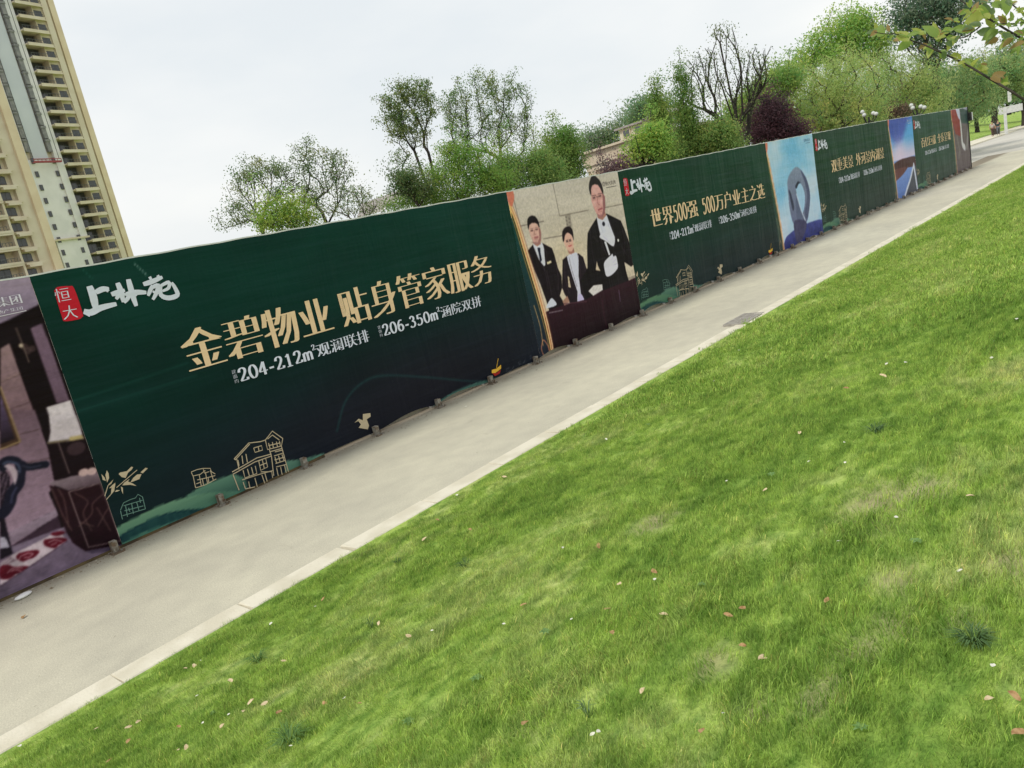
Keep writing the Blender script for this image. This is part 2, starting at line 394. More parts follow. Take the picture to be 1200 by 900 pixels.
def scatter(coll, name, x0, x1, y0, y1, dens, dmin, dmax, sc, label, seed):
    r_ = np.random.default_rng(seed); n_ = int((x1-x0)*(y1-y0)*dens)
    P = np.stack([r_.uniform(x0, x1, n_), r_.uniform(y0, y1, n_), np.zeros(n_)], 1); P[:, 2] = lawn_z(P[:, 0], P[:, 1])
    dist = np.linalg.norm(P-CAM, axis=1)
    keep = view_filter(P) & (dist > dmin) & (dist < dmax)
    keep &= r_.random(n_) > bareness(P[:, 0], P[:, 1])*.8
    P = P[keep]; n_ = len(P)
    # wind-combed streaks: tufts lean together
    st = np.sin(P[:, 0]*1.1+np.sin(P[:, 1]*2.1)*1.3)*np.sin(P[:, 1]*3.4+P[:, 0]*.5)+.5*np.sin(P[:, 0]*3.7+P[:, 1]*6.1)
    rot = np.stack([.30*st+r_.normal(0, .12, n_), -.18+.2*st+r_.normal(0, .12, n_), r_.uniform(0, 6.283, n_)], 1)
    hs = sc*(1+.24*st+r_.normal(0, .12, n_)).clip(.45, 1.7)
    hs *= np.where(P[:, 1] > 5.40, .75, 1)
    me = bpy.data.meshes.new(name); me.vertices.add(n_); me.vertices.foreach_set('co', P.astype(np.float32).ravel())
    a = me.attributes.new('rot', 'FLOAT_VECTOR', 'POINT'); a.data.foreach_set('vector', rot.astype(np.float32).ravel())
    a = me.attributes.new('scl', 'FLOAT', 'POINT'); a.data.foreach_set('value', hs.astype(np.float32))
    o = bpy.data.objects.new(name, me); COL.objects.link(o)
    g = bpy.data.node_groups.new(name+'_nodes', 'GeometryNodeTree')
    g.interface.new_socket('Geometry', in_out='INPUT', socket_type='NodeSocketGeometry')
    g.interface.new_socket('Geometry', in_out='OUTPUT', socket_type='NodeSocketGeometry')
    gi = g.nodes.new('NodeGroupInput'); go = g.nodes.new('NodeGroupOutput')
    ci = g.nodes.new('GeometryNodeCollectionInfo'); ci.inputs['Collection'].default_value = coll
    ci.inputs['Separate Children'].default_value = True; ci.inputs['Reset Children'].default_value = True
    ip = g.nodes.new('GeometryNodeInstanceOnPoints'); ip.inputs['Pick Instance'].default_value = True
    ra = g.nodes.new('GeometryNodeInputNamedAttribute'); ra.data_type = 'FLOAT_VECTOR'; ra.inputs['Name'].default_value = 'rot'
    sa = g.nodes.new('GeometryNodeInputNamedAttribute'); sa.data_type = 'FLOAT'; sa.inputs['Name'].default_value = 'scl'
    e2r = g.nodes.new('FunctionNodeEulerToRotation')
    g.links.new(gi.outputs[0], ip.inputs['Points']); g.links.new(ci.outputs[0], ip.inputs['Instance'])
    g.links.new(ra.outputs[0], e2r.inputs[0]); g.links.new(e2r.outputs[0], ip.inputs['Rotation'])
    g.links.new(sa.outputs[0], ip.inputs['Scale']); g.links.new(ip.outputs[0], go.inputs[0])
    md = o.modifiers.new('scatter', 'NODES'); md.node_group = g
    print(name, n_)
    return tag(o, label, 'grass', kind='stuff')
scatter(tc_, 'grass', -2, 14, -2.5, 5.515, 360, 0, 9.0, 1.0, 'short fresh green grass covering the near part of the sloping lawn', 3)
scatter(tf_, 'far_grass', 2, 60, -4, 5.35, 85, 8.6, 60, 1.0, 'short green grass on the far part of the lawn beside the kerb', 4)

# ------------------------------------------------------------------ print painter (colours of the flat banner prints)
def catmull(P, n=6, closed=False):
    P = np.array(P, float); m = len(P); out = []
    rg = range(m) if closed else range(m-1)
    for i in rg:
        if closed: p0, p1, p2, p3 = P[i-1], P[i], P[(i+1) % m], P[(i+2) % m]
        else: p0, p1, p2, p3 = P[max(i-1, 0)], P[i], P[i+1], P[min(i+2, m-1)]
        for k in range(n):
            t = k/n
            out.append(.5*((2*p1)+(-p0+p2)*t+(2*p0-5*p1+4*p2-p3)*t*t+(-p0+3*p1-3*p2+p3)*t**3))
    if not closed: out.append(P[-1])
    return np.array(out)
class Canvas:
    def __init__(s, x0, x1, z0, z1, dx, dz=None):
        dz = dz or dx
        s.nx = int((x1-x0)/dx)+1; s.nz = int((z1-z0)/dz)+1
        s.x = np.linspace(x0, x1, s.nx); s.z = np.linspace(z0, z1, s.nz)
        s.dx = s.x[1]-s.x[0]; s.dz = s.z[1]-s.z[0]
        s.X, s.Z = np.meshgrid(s.x, s.z); s.A = np.zeros((s.nz, s.nx, 3))
        s.T = lambda p: W(*p)
    def _win(s, P, pad=0):
        i0 = max(int((P[:, 0].min()-pad-s.x[0])/s.dx)-1, 0); i1 = min(int((P[:, 0].max()+pad-s.x[0])/s.dx)+3, s.nx)
        j0 = max(int((P[:, 1].min()-pad-s.z[0])/s.dz)-1, 0); j1 = min(int((P[:, 1].max()+pad-s.z[0])/s.dz)+3, s.nz)
        return i0, i1, j0, j1
    def pts(s, P): return np.array([s.T(p) for p in P])
    def poly(s, P, c, c2=None, smooth=True, alpha=1.0, raw=False, grad='z'):
        P = np.array(P, float) if raw else s.pts(P)
        if smooth: P = catmull(P, 5, True)
        i0, i1, j0, j1 = s._win(P)
        if i1 <= i0 or j1 <= j0: return
        X = s.X[j0:j1, i0:i1]; Z = s.Z[j0:j1, i0:i1]; cov = np.zeros(X.shape)
        for ox in (-.25, .25):
            for oz in (-.25, .25):
                xx = X+ox*s.dx; zz = Z+oz*s.dz; ins = np.zeros(X.shape, bool)
                for a, b in zip(P, np.roll(P, -1, 0)):
                    if a[1] == b[1]: continue
                    ins ^= ((a[1] > zz) != (b[1] > zz)) & (xx < (b[0]-a[0])*(zz-a[1])/(b[1]-a[1])+a[0])
                cov += ins*.25
        cov = (cov*alpha)[..., None]; col = np.array(c, float)
        if c2 is not None:
            q, qq = (Z, P[:, 1]) if grad == 'z' else (X, P[:, 0])
            t = ((q-qq.min())/(qq.max()-qq.min()+1e-6)).clip(0, 1)[..., None]; col = np.array(c2)*(1-t)+np.array(c)*t
        s.A[j0:j1, i0:i1] = s.A[j0:j1, i0:i1]*(1-cov)+col*cov
    def line(s, P, w, c, alpha=1.0, raw=False, smooth=True, soft=0.0):
        P = np.array(P, float) if raw else s.pts(P)
        if smooth and len(P) > 2: P = catmull(P, 6)
        i0, i1, j0, j1 = s._win(P, w+soft)
        if i1 <= i0 or j1 <= j0: return
        X = s.X[j0:j1, i0:i1]; Z = s.Z[j0:j1, i0:i1]; D = np.full(X.shape, 1e9)
        for a, b in zip(P[:-1], P[1:]):
            d = b-a; t = (((X-a[0])*d[0]+(Z-a[1])*d[1])/(d@d+1e-12)).clip(0, 1)
            D = np.minimum(D, np.hypot(X-a[0]-t*d[0], Z-a[1]-t*d[1]))
        e = max(soft, s.dx*.7)
        cov = ((w/2-D)/e+.5).clip(0, 1)[..., None]*alpha
        s.A[j0:j1, i0:i1] = s.A[j0:j1, i0:i1]*(1-cov)+np.array(c, float)*cov
    def ell(s, p, r, c, alpha=1.0, raw=False, **k):
        c0 = p if raw else s.T(p)
        r = (r, r) if not hasattr(r, '__len__') else r
        s.poly([(c0[0]+r[0]*math.cos(a), c0[1]+r[1]*math.sin(a)) for a in np.linspace(0, 6.283, 14)[:-1]], c, alpha=alpha, raw=True, **k)
def vnoise(X, Z, sx, sz, seed, octaves=4):
    r_ = np.random.default_rng(seed); out = np.zeros(X.shape); amp = 1; tot = 0
    for o in range(octaves):
        n_ = 64; G = r_.random((n_, n_))
        u = X/sx*2**o+100; v = Z/sz*2**o+100; iu = np.floor(u).astype(int); iv = np.floor(v).astype(int)
        fu = u-iu; fv = v-iv; fu = fu*fu*(3-2*fu); fv = fv*fv*(3-2*fv)
        g = lambda a, b: G[a % n_, b % n_]
        out += amp*((g(iu, iv)*(1-fu)+g(iu+1, iv)*fu)*(1-fv)+(g(iu, iv+1)*(1-fu)+g(iu+1, iv+1)*fu)*fv)
        tot += amp; amp *= .5
    return out/tot
def ztop(x): return 3.045+.185*ss((np.asarray(x, float)-8)/26)
POST0, DPOST = 1.28, 1.24
def zbot(x):
    x = np.asarray(x, float); f = ((x-POST0)/DPOST) % 1
    k = .075*np.clip((x-4.8)/1.0, 0.0, 1)
    return .035+k*np.abs(np.sin(math.pi*f))**1.0*(.6+.4*np.sin(x*1.9))
def yface(x, z):
    """slight billow of the cloth between rails"""
    return YF-.006*np.sin(x*2.1+z*1.3)-.005*np.sin(x*5.07)*np.sin(z*2.0)
def banner(name, cv, parent, label=None):
    """cloth grid coloured by a painted canvas; a real front face, hems folded back over the frame"""
    z0, z1 = cv.z[0], cv.z[-1]
    X = cv.X; T = (cv.Z-z0)/(z1-z0)
    Z = np.maximum(cv.Z*(ztop(X)/3.05), zbot(X))
    Z[0] = zbot(X[0]); Z[-1] = ztop(X[-1])
    Yv = yface(X, Z)
    nz, nx_ = X.shape
    i = (np.arange(nz-1)[:, None]*nx_+np.arange(nx_-1)[None]).ravel()
    F = np.stack([i, i+1, i+nx_+1, i+nx_], 1)
    c = albedo(cv.A).reshape(-1, 3)
    V = np.stack([X.ravel(), Yv.ravel(), Z.ravel()], 1)
    # folded edges behind
    n0 = len(V); Vb = []; Cb = []
    top = np.stack([X[-1], Yv[-1]+.055, Z[-1]-.003], 1); bot = np.stack([X[0], Yv[0]+.03, Z[0]+.01], 1)
    V = np.concatenate([V, top, bot]); c = np.concatenate([c, c[-nx_:], c[:nx_]])
    j = np.arange(nx_-1); ft = np.stack([(nz-1)*nx_+j, (nz-1)*nx_+j+1, n0+j+1, n0+j], 1); fb = np.stack([j+1, j, n0+nx_+j, n0+nx_+j+1], 1)
    F = np.concatenate([F, ft, fb])
    o = mk(name, V, F, PRINT, parent, cols=c, smooth=True)
    if label: o['label'] = label
    return o

# ---- lettering
_gl = {}
def glyph(ch):
    if ch not in _gl:
        c = bpy.data.curves.new('g', 'FONT'); c.body = ch; c.resolution_u = 2; c.offset = -.020
        o = bpy.data.objects.new('g', c); COL.objects.link(o)
        dg = bpy.context.evaluated_depsgraph_get(); me = bpy.data.meshes.new_from_object(o.evaluated_get(dg))
        V = np.array([v.co[:2] for v in me.vertices]); F = [tuple(p.vertices) for p in me.polygons]
        bpy.data.objects.remove(o); bpy.data.meshes.remove(me); bpy.data.curves.remove(c)
        _gl[ch] = (V, F)
    return _gl[ch]
E_ = [(.25+.17*math.sin(a), .345+.33*math.cos(a)) for a in np.linspace(0, 6.283, 17)]
DIG = {'0': [E_], '1': [[(.25, 0), (.25, .68)], [(.26, .67), (.2, .6), (.11, .57)], [(.1, .015), (.4, .015)]],
 '2': [[(.09, .5), (.12, .63), (.24, .69), (.36, .62), (.37, .48), (.28, .3), (.1, .05)], [(.08, .045), (.42, .045), (.44, .16)]],
 '3': [[(.09, .56), (.2, .68), (.33, .61), (.33, .46), (.2, .38)], [(.2, .38), (.35, .32), (.39, .17), (.3, .03), (.15, .01), (.07, .1)]],
 '4': [[(.3, .68), (.05, .22)], [(.03, .2), (.45, .2)], [(.3, .68), (.3, 0)]],
 '5': [[(.4, .65), (.15, .65)], [(.14, .66), (.12, .4)], [(.12, .4), (.25, .44), (.37, .36), (.39, .18), (.28, .03), (.14, .01), (.07, .1)]],
 '6': [[(.38, .63), (.25, .66), (.13, .5), (.09, .25), (.14, .06), (.25, .01), (.36, .08), (.4, .21), (.34, .36), (.23, .4), (.11, .28)]],
 'm': [[(.08, 0), (.08, .45)], [(.09, .36), (.17, .46), (.26, .41), (.28, .3), (.28, 0)], [(.29, .36), (.38, .46), (.47, .41), (.49, .3), (.49, 0)]],
 '-': [[(.06, .25), (.29, .25)]]}
ADV = {'m': .57, '-': .35}
def ribbon(P, wf):
    P = np.array(P, float); V = []; F = []
    n_ = len(P)
    for i in range(n_):
        t = P[min(i+1, n_-1)]-P[max(i-1, 0)]; t = t/(np.hypot(*t)+1e-9)
        w_ = wf(i/(n_-1), t)/2; nn = np.array([-t[1], t[0]])
        V += [P[i]+nn*w_, P[i]-nn*w_]
    F = [(2*i, 2*i+1, 2*i+3, 2*i+2) for i in range(n_-1)]
    return V, F
class Print:
    """flat ink shapes in the banner plane, each layer a fraction of a millimetre proud of the last"""
    def __init__(s, base=.006): s.V = []; s.F = []; s.base = base; s.k = 0
    def put(s, V2, F):
        b = len(s.V); d = s.base+.0004*(s.k % 6); s.k += 1
        for v in V2: s.V.append((v[0], float(yface(v[0], v[1]))-d, v[1]))
        s.F += [tuple(i+b for i in f) for f in F]
    def stroke(s, P, w, smooth=True, taper=0.0, T=None):
        if T: P = [T(p) for p in P]
        P = catmull(P, 4) if (smooth and len(P) > 2) else np.array(P, float)
        V, F = ribbon(P, (lambda u, t: w*(1-taper*u)) if not callable(w) else w); s.put(V, F)
    def fill(s, P, smooth=False, T=None):
        if T: P = [T(p) for p in P]
        if smooth: P = catmull(P, 4, True)
        s.put(list(P), [tuple(range(len(P)))])
    def build(s, name, mat, parent):
        return mk(name, s.V, s.F, mat, parent)
def line_layout(txt, bold, dig_w=1.0):
    """returns list of (V, F) in em units and the total advance"""
    x = 0; out = []
    for ch in txt:
        if ch == ' ': x += .45; continue
        if ch in DIG or ch == '²':
            sc, up, key = (1.22, -.05, ch) if ch != '²' else (.55, .5, '2')
            sc2 = sc*dig_w
            for P in DIG[key]:
                P2 = catmull(P, 3) if len(P) > 3 else np.array(P)
                if len(P) <= 3 and len(P) > 1:
                    Q = []
                    for a, b in zip(P[:-1], P[1:]): Q += [np.array(a)*(1-t)+np.array(b)*t for t in np.linspace(0, 1, 3)]
                    P2 = np.array(Q)
                wf = (lambda u, t: .045+.085*abs(t[1])) if key != '-' else (lambda u, t: .1)
                V, F = ribbon(P2, wf); out.append(([(x+v[0]*sc2, up+v[1]*sc) for v in V], F))
            x += ADV.get(key, .5)*sc2
        elif ch == '|':          # the small stacked three characters before a figure
            for k, c2 in enumerate('建面约'):
                V, F = glyph(c2)
                for dx in (0, .01): out.append(([(x+dx+v[0]*.26, .6-k*.3+v[1]*.27) for v in V], F))
            x += .3
        else:
            V, F = glyph(ch)
            for dx in np.linspace(-bold, bold, 5):
                out.append(([(x+dx+v[0], v[1]) for v in V], F))
            x += 1.0
    return out, x
def lettering(pr, txt, p0, p1, h, bold, dig_w=1.0):
    """fit a line between baseline ends p0, p1 (metres in the plane); h = em height at both ends"""
    out, tot = line_layout(txt, bold, dig_w)
    for V, F in out:
        Q = []
        for v in V:
            u = v[0]/tot; hh = h[0]*(1-u)+h[1]*u
            Q.append((p0[0]+(p1[0]-p0[0])*u, p0[1]+(p1[1]-p0[1])*u+v[1]*hh))
        pr.put(Q, F)

# ---- the emblem: two characters on a red seal, three brushed characters beside it (strokes as seen, converted to metres)
def Z6(p): return W(40+p[0]/6.667, 310+p[1]/6.667)
BR = [([(428, 165), (455, 235), (470, 300), (478, 345)], 34), ([(478, 215), (530, 190), (582, 188)], 26), ([(575, 190), (560, 208)], 22),
      ([(385, 362), (440, 372), (520, 335), (640, 305)], 30), ([(410, 380), (435, 398)], 22),
      ([(600, 232), (650, 215), (705, 197)], 24), ([(648, 140), (672, 200), (695, 292)], 26), ([(668, 212), (655, 240), (636, 268)], 20), ([(690, 225), (720, 235)], 18),
      ([(733, 112), (752, 185), (772, 255), (795, 322)], 28), ([(715, 232), (790, 215), (875, 215)], 26), ([(748, 215), (728, 260), (700, 296)], 20), ([(765, 220), (800, 240)], 16),
      ([(850, 152), (920, 130), (1000, 95)], 24), ([(900, 92), (922, 132)], 20), ([(962, 82), (985, 112)], 20),
      ([(925, 160), (905, 200), (888, 242)], 20), ([(915, 178), (968, 160), (955, 215), (925, 272)], 22), ([(925, 205), (945, 222)], 16),
      ([(985, 165), (1050, 135), (1048, 180), (1000, 205)], 18), ([(985, 168), (990, 235), (1050, 258), (1118, 235), (1100, 180), (1072, 138)], 24)]
SEAL = [(160, 195), (185, 172), (270, 165), (312, 185), (378, 378), (372, 408), (345, 425), (240, 440), (215, 405), (160, 220)]
def Zn(S0, S1):
    """maps a plane point of the first section into section S1"""
    k = (S1[1]-S1[0])/(S0[1]-S0[0])
    def f(p):
        x = S1[0]+(p[0]-S0[0])*k
        return (x, p[1]*float(ztop(x))/3.05)
    return f
SEC = [(2.61, 13.74), (13.74, 25.2), (25.2, 37.4), (37.4, 48.75)]
def emblem(sec, parent, lsc=1.0):
    M = Zn(SEC[0], SEC[sec]); T = lambda p: M(Z6(p))
    if sec: 
        k = 1.0
        def T(p):
            q = Z6(p); S1 = SEC[sec]; x = S1[0]+(q[0]-SEC[0][0])*.86; return (x, q[1]*float(ztop(x))/3.05)
    a = Print(.006); a.fill(SEAL, True, T); a.build('logo_seal', RED, parent)
    b = Print(.0095)
    for ch, (ox, oy) in zip('恒大', ((168, 290), (222, 425))):
        V, F = glyph(ch)
        for dx in (-.02, .02):
            b.put([T((ox+(v[0]+dx)*125+v[1]*(-30 if ch == '恒' else -18), oy-v[1]*118-v[0]*22)) for v in V], F)
    for P, w_ in BR:
        wm = w_/6.667*.0128
        b.stroke(P, (lambda w0: (lambda u, t: w0*(.55+.6*math.sin(math.pi*min(1, .18+u*.75)))))(wm*1.05), True, 0, T)
    b.build('logo_lettering', WHITE, parent)

# ---- line art at the foot of each green sheet
def Z7(p): return W(100+p[0]/4.286, 490+p[1]/4.286)
def ZB(p): return W(100+p[0]/15.0, 540+p[1]/15.0)
HOUSE = [[(745, 205), (820, 125), (880, 118), (905, 110), (940, 65), (992, 102)], [(745, 205), (765, 212), (770, 240)], [(825, 130), (750, 210)],
 [(905, 112), (915, 158), (985, 140), (992, 102)], [(915, 105), (940, 85), (975, 110)], [(925, 160), (935, 195), (945, 290)], [(985, 140), (1020, 270)],
 [(735, 270), (790, 240), (860, 200), (935, 180)], [(738, 282), (850, 220), (935, 190)], [(740, 285), (770, 362)], [(760, 215), (770, 258)], [(805, 180), (812, 222)], [(785, 188), (790, 230)],
 [(845, 150), (852, 172), (890, 160), (885, 138), (845, 150)], [(868, 143), (872, 165)], [(790, 262), (800, 300), (860, 278), (852, 240)], [(812, 255), (822, 290)], [(832, 246), (842, 284)],
 [(870, 215), (880, 262), (915, 245), (905, 200), (870, 215)], [(888, 208), (898, 252)], [(875, 238), (912, 224)], [(785, 310), (862, 285), (945, 262)], [(790, 320), (802, 355)], [(802, 355), (850, 345)], [(850, 300), (862, 345)], [(818, 318), (825, 350)],
 [(880, 270), (935, 268), (940, 300)], [(900, 275), (912, 318)], [(885, 285), (900, 328)], [(920, 125), (928, 152)], [(940, 120), (945, 150)], [(960, 118), (966, 145)], [(975, 115), (980, 140)], [(920, 138), (980, 124)],
 [(952, 195), (960, 225)], [(970, 188), (978, 220)], [(988, 182), (998, 214)], [(948, 190), (995, 175)], [(955, 228), (1005, 212)], [(960, 250), (968, 290)], [(980, 245), (988, 285)], [(1000, 238), (1008, 275)], [(958, 245), (1012, 232)], [(950, 210), (1000, 196)],
 [(952, 170), (990, 160)], [(930, 168), (988, 152)]]
SMALLH = [[(530, 270), (560, 258), (590, 252), (625, 252), (630, 268), (650, 280)], [(530, 272), (540, 292), (552, 350)], [(552, 350), (600, 335), (655, 305)], [(540, 290), (575, 282), (600, 262)], [(570, 285), (580, 340)], [(600, 270), (612, 330)],
 [(560, 310), (605, 300), (650, 288)], [(590, 256), (596, 276), (620, 268)], [(555, 330), (580, 320)], [(625, 262), (640, 310)], [(615, 300), (618, 325)], [(585, 305), (592, 338)]]
FARH = [[(175, 462), (190, 425), (225, 408), (250, 400), (262, 382), (285, 395), (300, 455)], [(175, 465), (185, 508)], [(190, 440), (240, 425), (285, 412)], [(200, 440), (210, 495)], [(230, 428), (240, 480)], [(255, 420), (268, 465)], [(195, 465), (290, 440)], [(215, 450), (222, 470)], [(270, 400), (275, 425)], [(185, 490), (300, 455)]]
BAMBOO = [[(275, 230), (330, 290), (355, 350), (300, 335)], [(370, 165), (345, 250), (375, 380), (410, 300), (400, 220)], [(485, 325), (400, 410), (390, 440), (450, 400)], [(410, 480), (470, 420), (520, 380), (500, 440), (430, 480)],
 [(455, 450), (520, 400), (500, 520), (470, 560), (365, 680), (440, 590)], [(505, 545), (540, 510), (605, 515), (550, 540)], [(575, 230), (600, 205), (720, 180), (800, 100), (830, 110), (810, 150), (740, 210), (700, 300), (630, 285)],
 [(670, 385), (770, 315), (740, 360), (830, 400), (890, 440), (780, 420), (640, 430)], [(615, 450), (650, 470), (655, 585), (630, 530)], [(830, 300), (900, 240), (980, 230), (940, 320), (780, 380)], [(960, 200), (1050, 120), (1090, 130), (1000, 220)]]
def Z4(p): return W(340+p[0]/3.75, 420+p[1]/3.75)
BIRD = [(282, 283), (300, 265), (318, 272), (318, 245), (350, 240), (352, 255), (335, 268), (345, 295), (340, 312), (300, 305), (310, 290), (298, 275)]
def line_art(sec, parent):
    if sec == 0: M = lambda p: p
    else:
        S1 = SEC[sec]; kk = [1, 1.12, 1.12, 1.05][sec]
        def M(q):
            x = S1[0]+(q[0]-2.61)*kk; return (x, q[1]*[1, 1.08, 1.1, 1.1][sec]*float(ztop(x))/3.05)
    a = Print(.006)
    for P in HOUSE: a.stroke([M(Z7(p)) for p in P], .0115, False)
    a.build('printed_house', LINEGOLD, parent)
    b = Print(.006)
    for P in SMALLH: b.stroke([M(Z7(p)) for p in P], .0085, False)
    b.build('printed_house', LINEGOLD if sec == 0 else LINEGREY, parent)
    c = Print(.006)
    for P in FARH: c.stroke([M(Z7(p)) for p in P], .008, False)
    c.build('printed_house', LINEGREY, parent)
    d = Print(.006)
    for P in BAMBOO: d.fill([M(ZB(p)) for p in P])
    for P in ([(335, 620), (390, 430)], [(540, 470), (900, 160)], [(365, 680), (500, 520)]): d.stroke([M(ZB(p)) for p in P], .008, False)
    d.build('printed_bamboo', LINEGOLD, parent)
    e = Print(.006); e.fill([M(Z4(p)) for p in BIRD]); e.build('printed_bird', LINEGOLD, parent)
    if sec < 2:
        f = Print(.006); T = lambda p: M(Z4(p))
        f.fill([(885, 50), (905, 45), (925, 28), (925, 45), (900, 65), (885, 65)], False, T); f.stroke([(905, 42), (912, 0)], .01, False, 0, T)
        f.build('printed_boat', ink('boat_gold_ink_%d' % sec, (214, 168, 60)), parent)
        g = Print(.0065); g.fill([(888, 64), (905, 64), (924, 50), (920, 66), (898, 78)], False, T); g.build('printed_boat_hull', ink('boat_red_ink_%d' % sec, (150, 40, 36)), parent)

# ---- green cloth colours
def green_canvas(sec):
    S1 = SEC[sec]; xe = S1[0]+(7.55, 7.75, 8.5, 7.6)[sec]
    cv = Canvas(S1[0]+.001, xe, 0.0, 3.05, .02 if sec == 0 else .03)
    u = (cv.X-S1[0])/(xe-S1[0]); v = cv.Z/3.05
    tl = np.array([[10, 58, 50], [12, 66, 46], [14, 66, 42], [30, 78, 60]][sec], float)
    md = np.array([[6, 44, 40], [14, 56, 44], [18, 58, 44], [36, 74, 60]][sec], float)
    bt = np.array([[28, 34, 48], [34, 50, 54], [48, 66, 60], [62, 80, 72]][sec], float)  # bottom tone of the later sections has reflected grey put into it
    t1 = ss((v-.35)/.6)[..., None]; A = md*(1-t1)+tl*t1
    t2 = (ss((.52-v)/.42)*(.45+.55*ss((u+.1)/.55)))[..., None]; A = A*(1-t2)+bt*t2
    if sec == 0:
        k = (np.exp(-((u-.62)**2/.09+(v-.05)**2/.12)))[..., None]*.8; A = A*(1-k)+np.array([30, 27, 38])*k
        k = (np.exp(-((u-.72)**2/.09+(v-.85)**2/.06)))[..., None]*.45; A = A*(1-k)+np.array([14, 74, 62])*k
    n_ = vnoise(cv.X, cv.Z, .9, .5, 5+sec)[..., None]; A = A*(.86+.28*n_)
    A = A*np.array([.72, .78, .76])
    cv.A = A
    if sec == 0: T = lambda p: Z7(p)
    else: T = lambda p: (lambda q: (S1[0]+(q[0]-2.61)*1.12, q[1]*1.05))(Z7(p))
    h1 = (96, 132, 106) if sec == 0 else (88, 124, 94)
    P = lambda L_: [T(p) for p in L_]
    cv.poly(P([(500, 395), (600, 330), (740, 280), (800, 300), (820, 370), (600, 420)]), (84, 120, 100), (46, 78, 72), smooth=False, raw=True)
    cv.poly(P([(1010, 215), (1100, 205), (1200, 175), (1200, 210), (1100, 245), (1000, 285)]), (88, 124, 106), (64, 98, 86), raw=True, smooth=False)
    cv.poly(P([(150, 560), (250, 500), (400, 430), (560, 385), (700, 368), (800, 372), (790, 420), (600, 500), (200, 640), (150, 620)]), h1, (54, 94, 82), raw=True)
    cv.poly(P([(165, 600), (250, 545), (380, 485), (500, 460), (640, 455), (500, 500), (300, 570), (190, 625)]), (22, 52, 56), raw=True)
    for k in range(7): cv.line(P([(190+k*8, 600+k*5), (350, 505+k*9), (520, 470+k*7)]), .012, (44, 84, 78), .5, raw=True)
    if sec == 0:
        Q = lambda L_: [W(*p) for p in L_]
        cv.line(Q([(395, 505), (405, 470), (425, 448), (450, 440), (500, 442), (560, 447), (600, 445)]), .03, (30, 74, 72), .45, raw=True, soft=.03)
        cv.poly(Q([(505, 480), (540, 462), (580, 450), (600, 440), (560, 448), (525, 463)]), (60, 92, 84), raw=True)
        for c_, r0 in (((596, 432), .13), ((610, 424), .12), ((622, 418), .08)):
            q = W(*c_); cv.line([(q[0]+r0*k/9*math.cos(k*.7), q[1]+.5*r0*k/9*math.sin(k*.7)) for k in range(10)], .008, (110, 112, 118), .6, raw=True)
        # long creases in the cloth, painted as soft paler lines
        for a, b, c_ in (((60, 478), (140, 452), (220, 425)), ((70, 488), (150, 464), (230, 440))):
            cv.line(Q([a, b, c_]), .02, (20, 60, 54), .6, raw=True, soft=.03)
        cv.line(Q([(157, 308), (166, 316), (172, 322)]), .012, (120, 140, 138), .7, raw=True)
        cv.line(Q([(98, 316), (108, 326)]), .01, (30, 80, 70), .7, raw=True)
    return cv
def soften(cv, n=1, grain=0.05, seed=1):
    for _ in range(n):
        A = np.pad(cv.A, ((1, 1), (1, 1), (0, 0)), 'edge')
        cv.A = .34*A[1:-1, 1:-1]+.11*(A[:-2, 1:-1]+A[2:, 1:-1]+A[1:-1, :-2]+A[1:-1, 2:])+.055*(A[:-2, :-2]+A[2:, 2:]+A[:-2, 2:]+A[2:, :-2])
    cv.A = cv.A*(1-grain+2*grain*vnoise(cv.X, cv.Z, .035, .03, seed, 3)[..., None])
def ribbon_curve(cv, xa, zs=1.0, k=1.0):
    """gold edging that closes each green sheet; xa = x of its top"""
    P0 = [W(*p) for p in [(592, 226), (597, 243), (604, 262), (613, 292), (622, 322), (631, 352), (638, 378), (643, 400), (646, 418)]]
    P = [(xa+(p[0]-P0[0][0])*k+.03, p[1]) for p in P0]
    return np.array(P)
def paint_ribbon(cv, xa, green, dark=False):
    P = catmull(ribbon_curve(cv, xa), 5)
    L_ = [(cv.x[0]-.1, 3.2)]+[tuple(p) for p in P]+[(P[-1][0], -.1), (cv.x[0]-.1, -.1)]
    cv.poly(L_, green[0], green[1], smooth=False, raw=True)
    for off, w_, c_, al in ((-.055, .022, (150, 120, 70), .9), (-.03, .03, (60, 40, 20), .7), (0, .035, (226, 190, 130), 1), (.03, .03, (180, 90, 60), .8), (.055, .035, (228, 196, 150), 1), (.085, .02, (150, 80, 60), .6)):
        Q = P.copy(); Q[:, 0] += off*(.5+.7*np.sin(np.linspace(.25, 2.6, len(Q)))); cv.line(Q, w_, c_, al, raw=True, smooth=False)
    q = P[0]; cv.poly([(q[0]-.16, 2.62), (q[0]-.02, 2.9), (q[0]+.06, 2.82), (q[0]-.02, 2.55)], (214, 176, 110), raw=True)
    cv.poly([(q[0]-.03, 3.06), (q[0]+.16, 3.06), (q[0]+.18, 2.92), (q[0]+.05, 2.78)], (196, 112, 92), raw=True)
    cv.line([(q[0]-.02, 3.0), (q[0]-.2, 2.75), (q[0]-.05, 2.6)], .015, (220, 214, 190), .8, raw=True)
    b = P[-1]
    cv.line([(b[0]-.22, .02), (b[0]-.26, .2), (b[0]-.16, .34), (b[0]-.06, .2), (b[0]-.05, .02)], .02, (190, 120, 90), .9, raw=True)
    cv.line([(b[0]-.2, .25), (b[0]-.17, .6), (b[0]-.22, 1.0)], .018, (190, 150, 100), .9, raw=True)

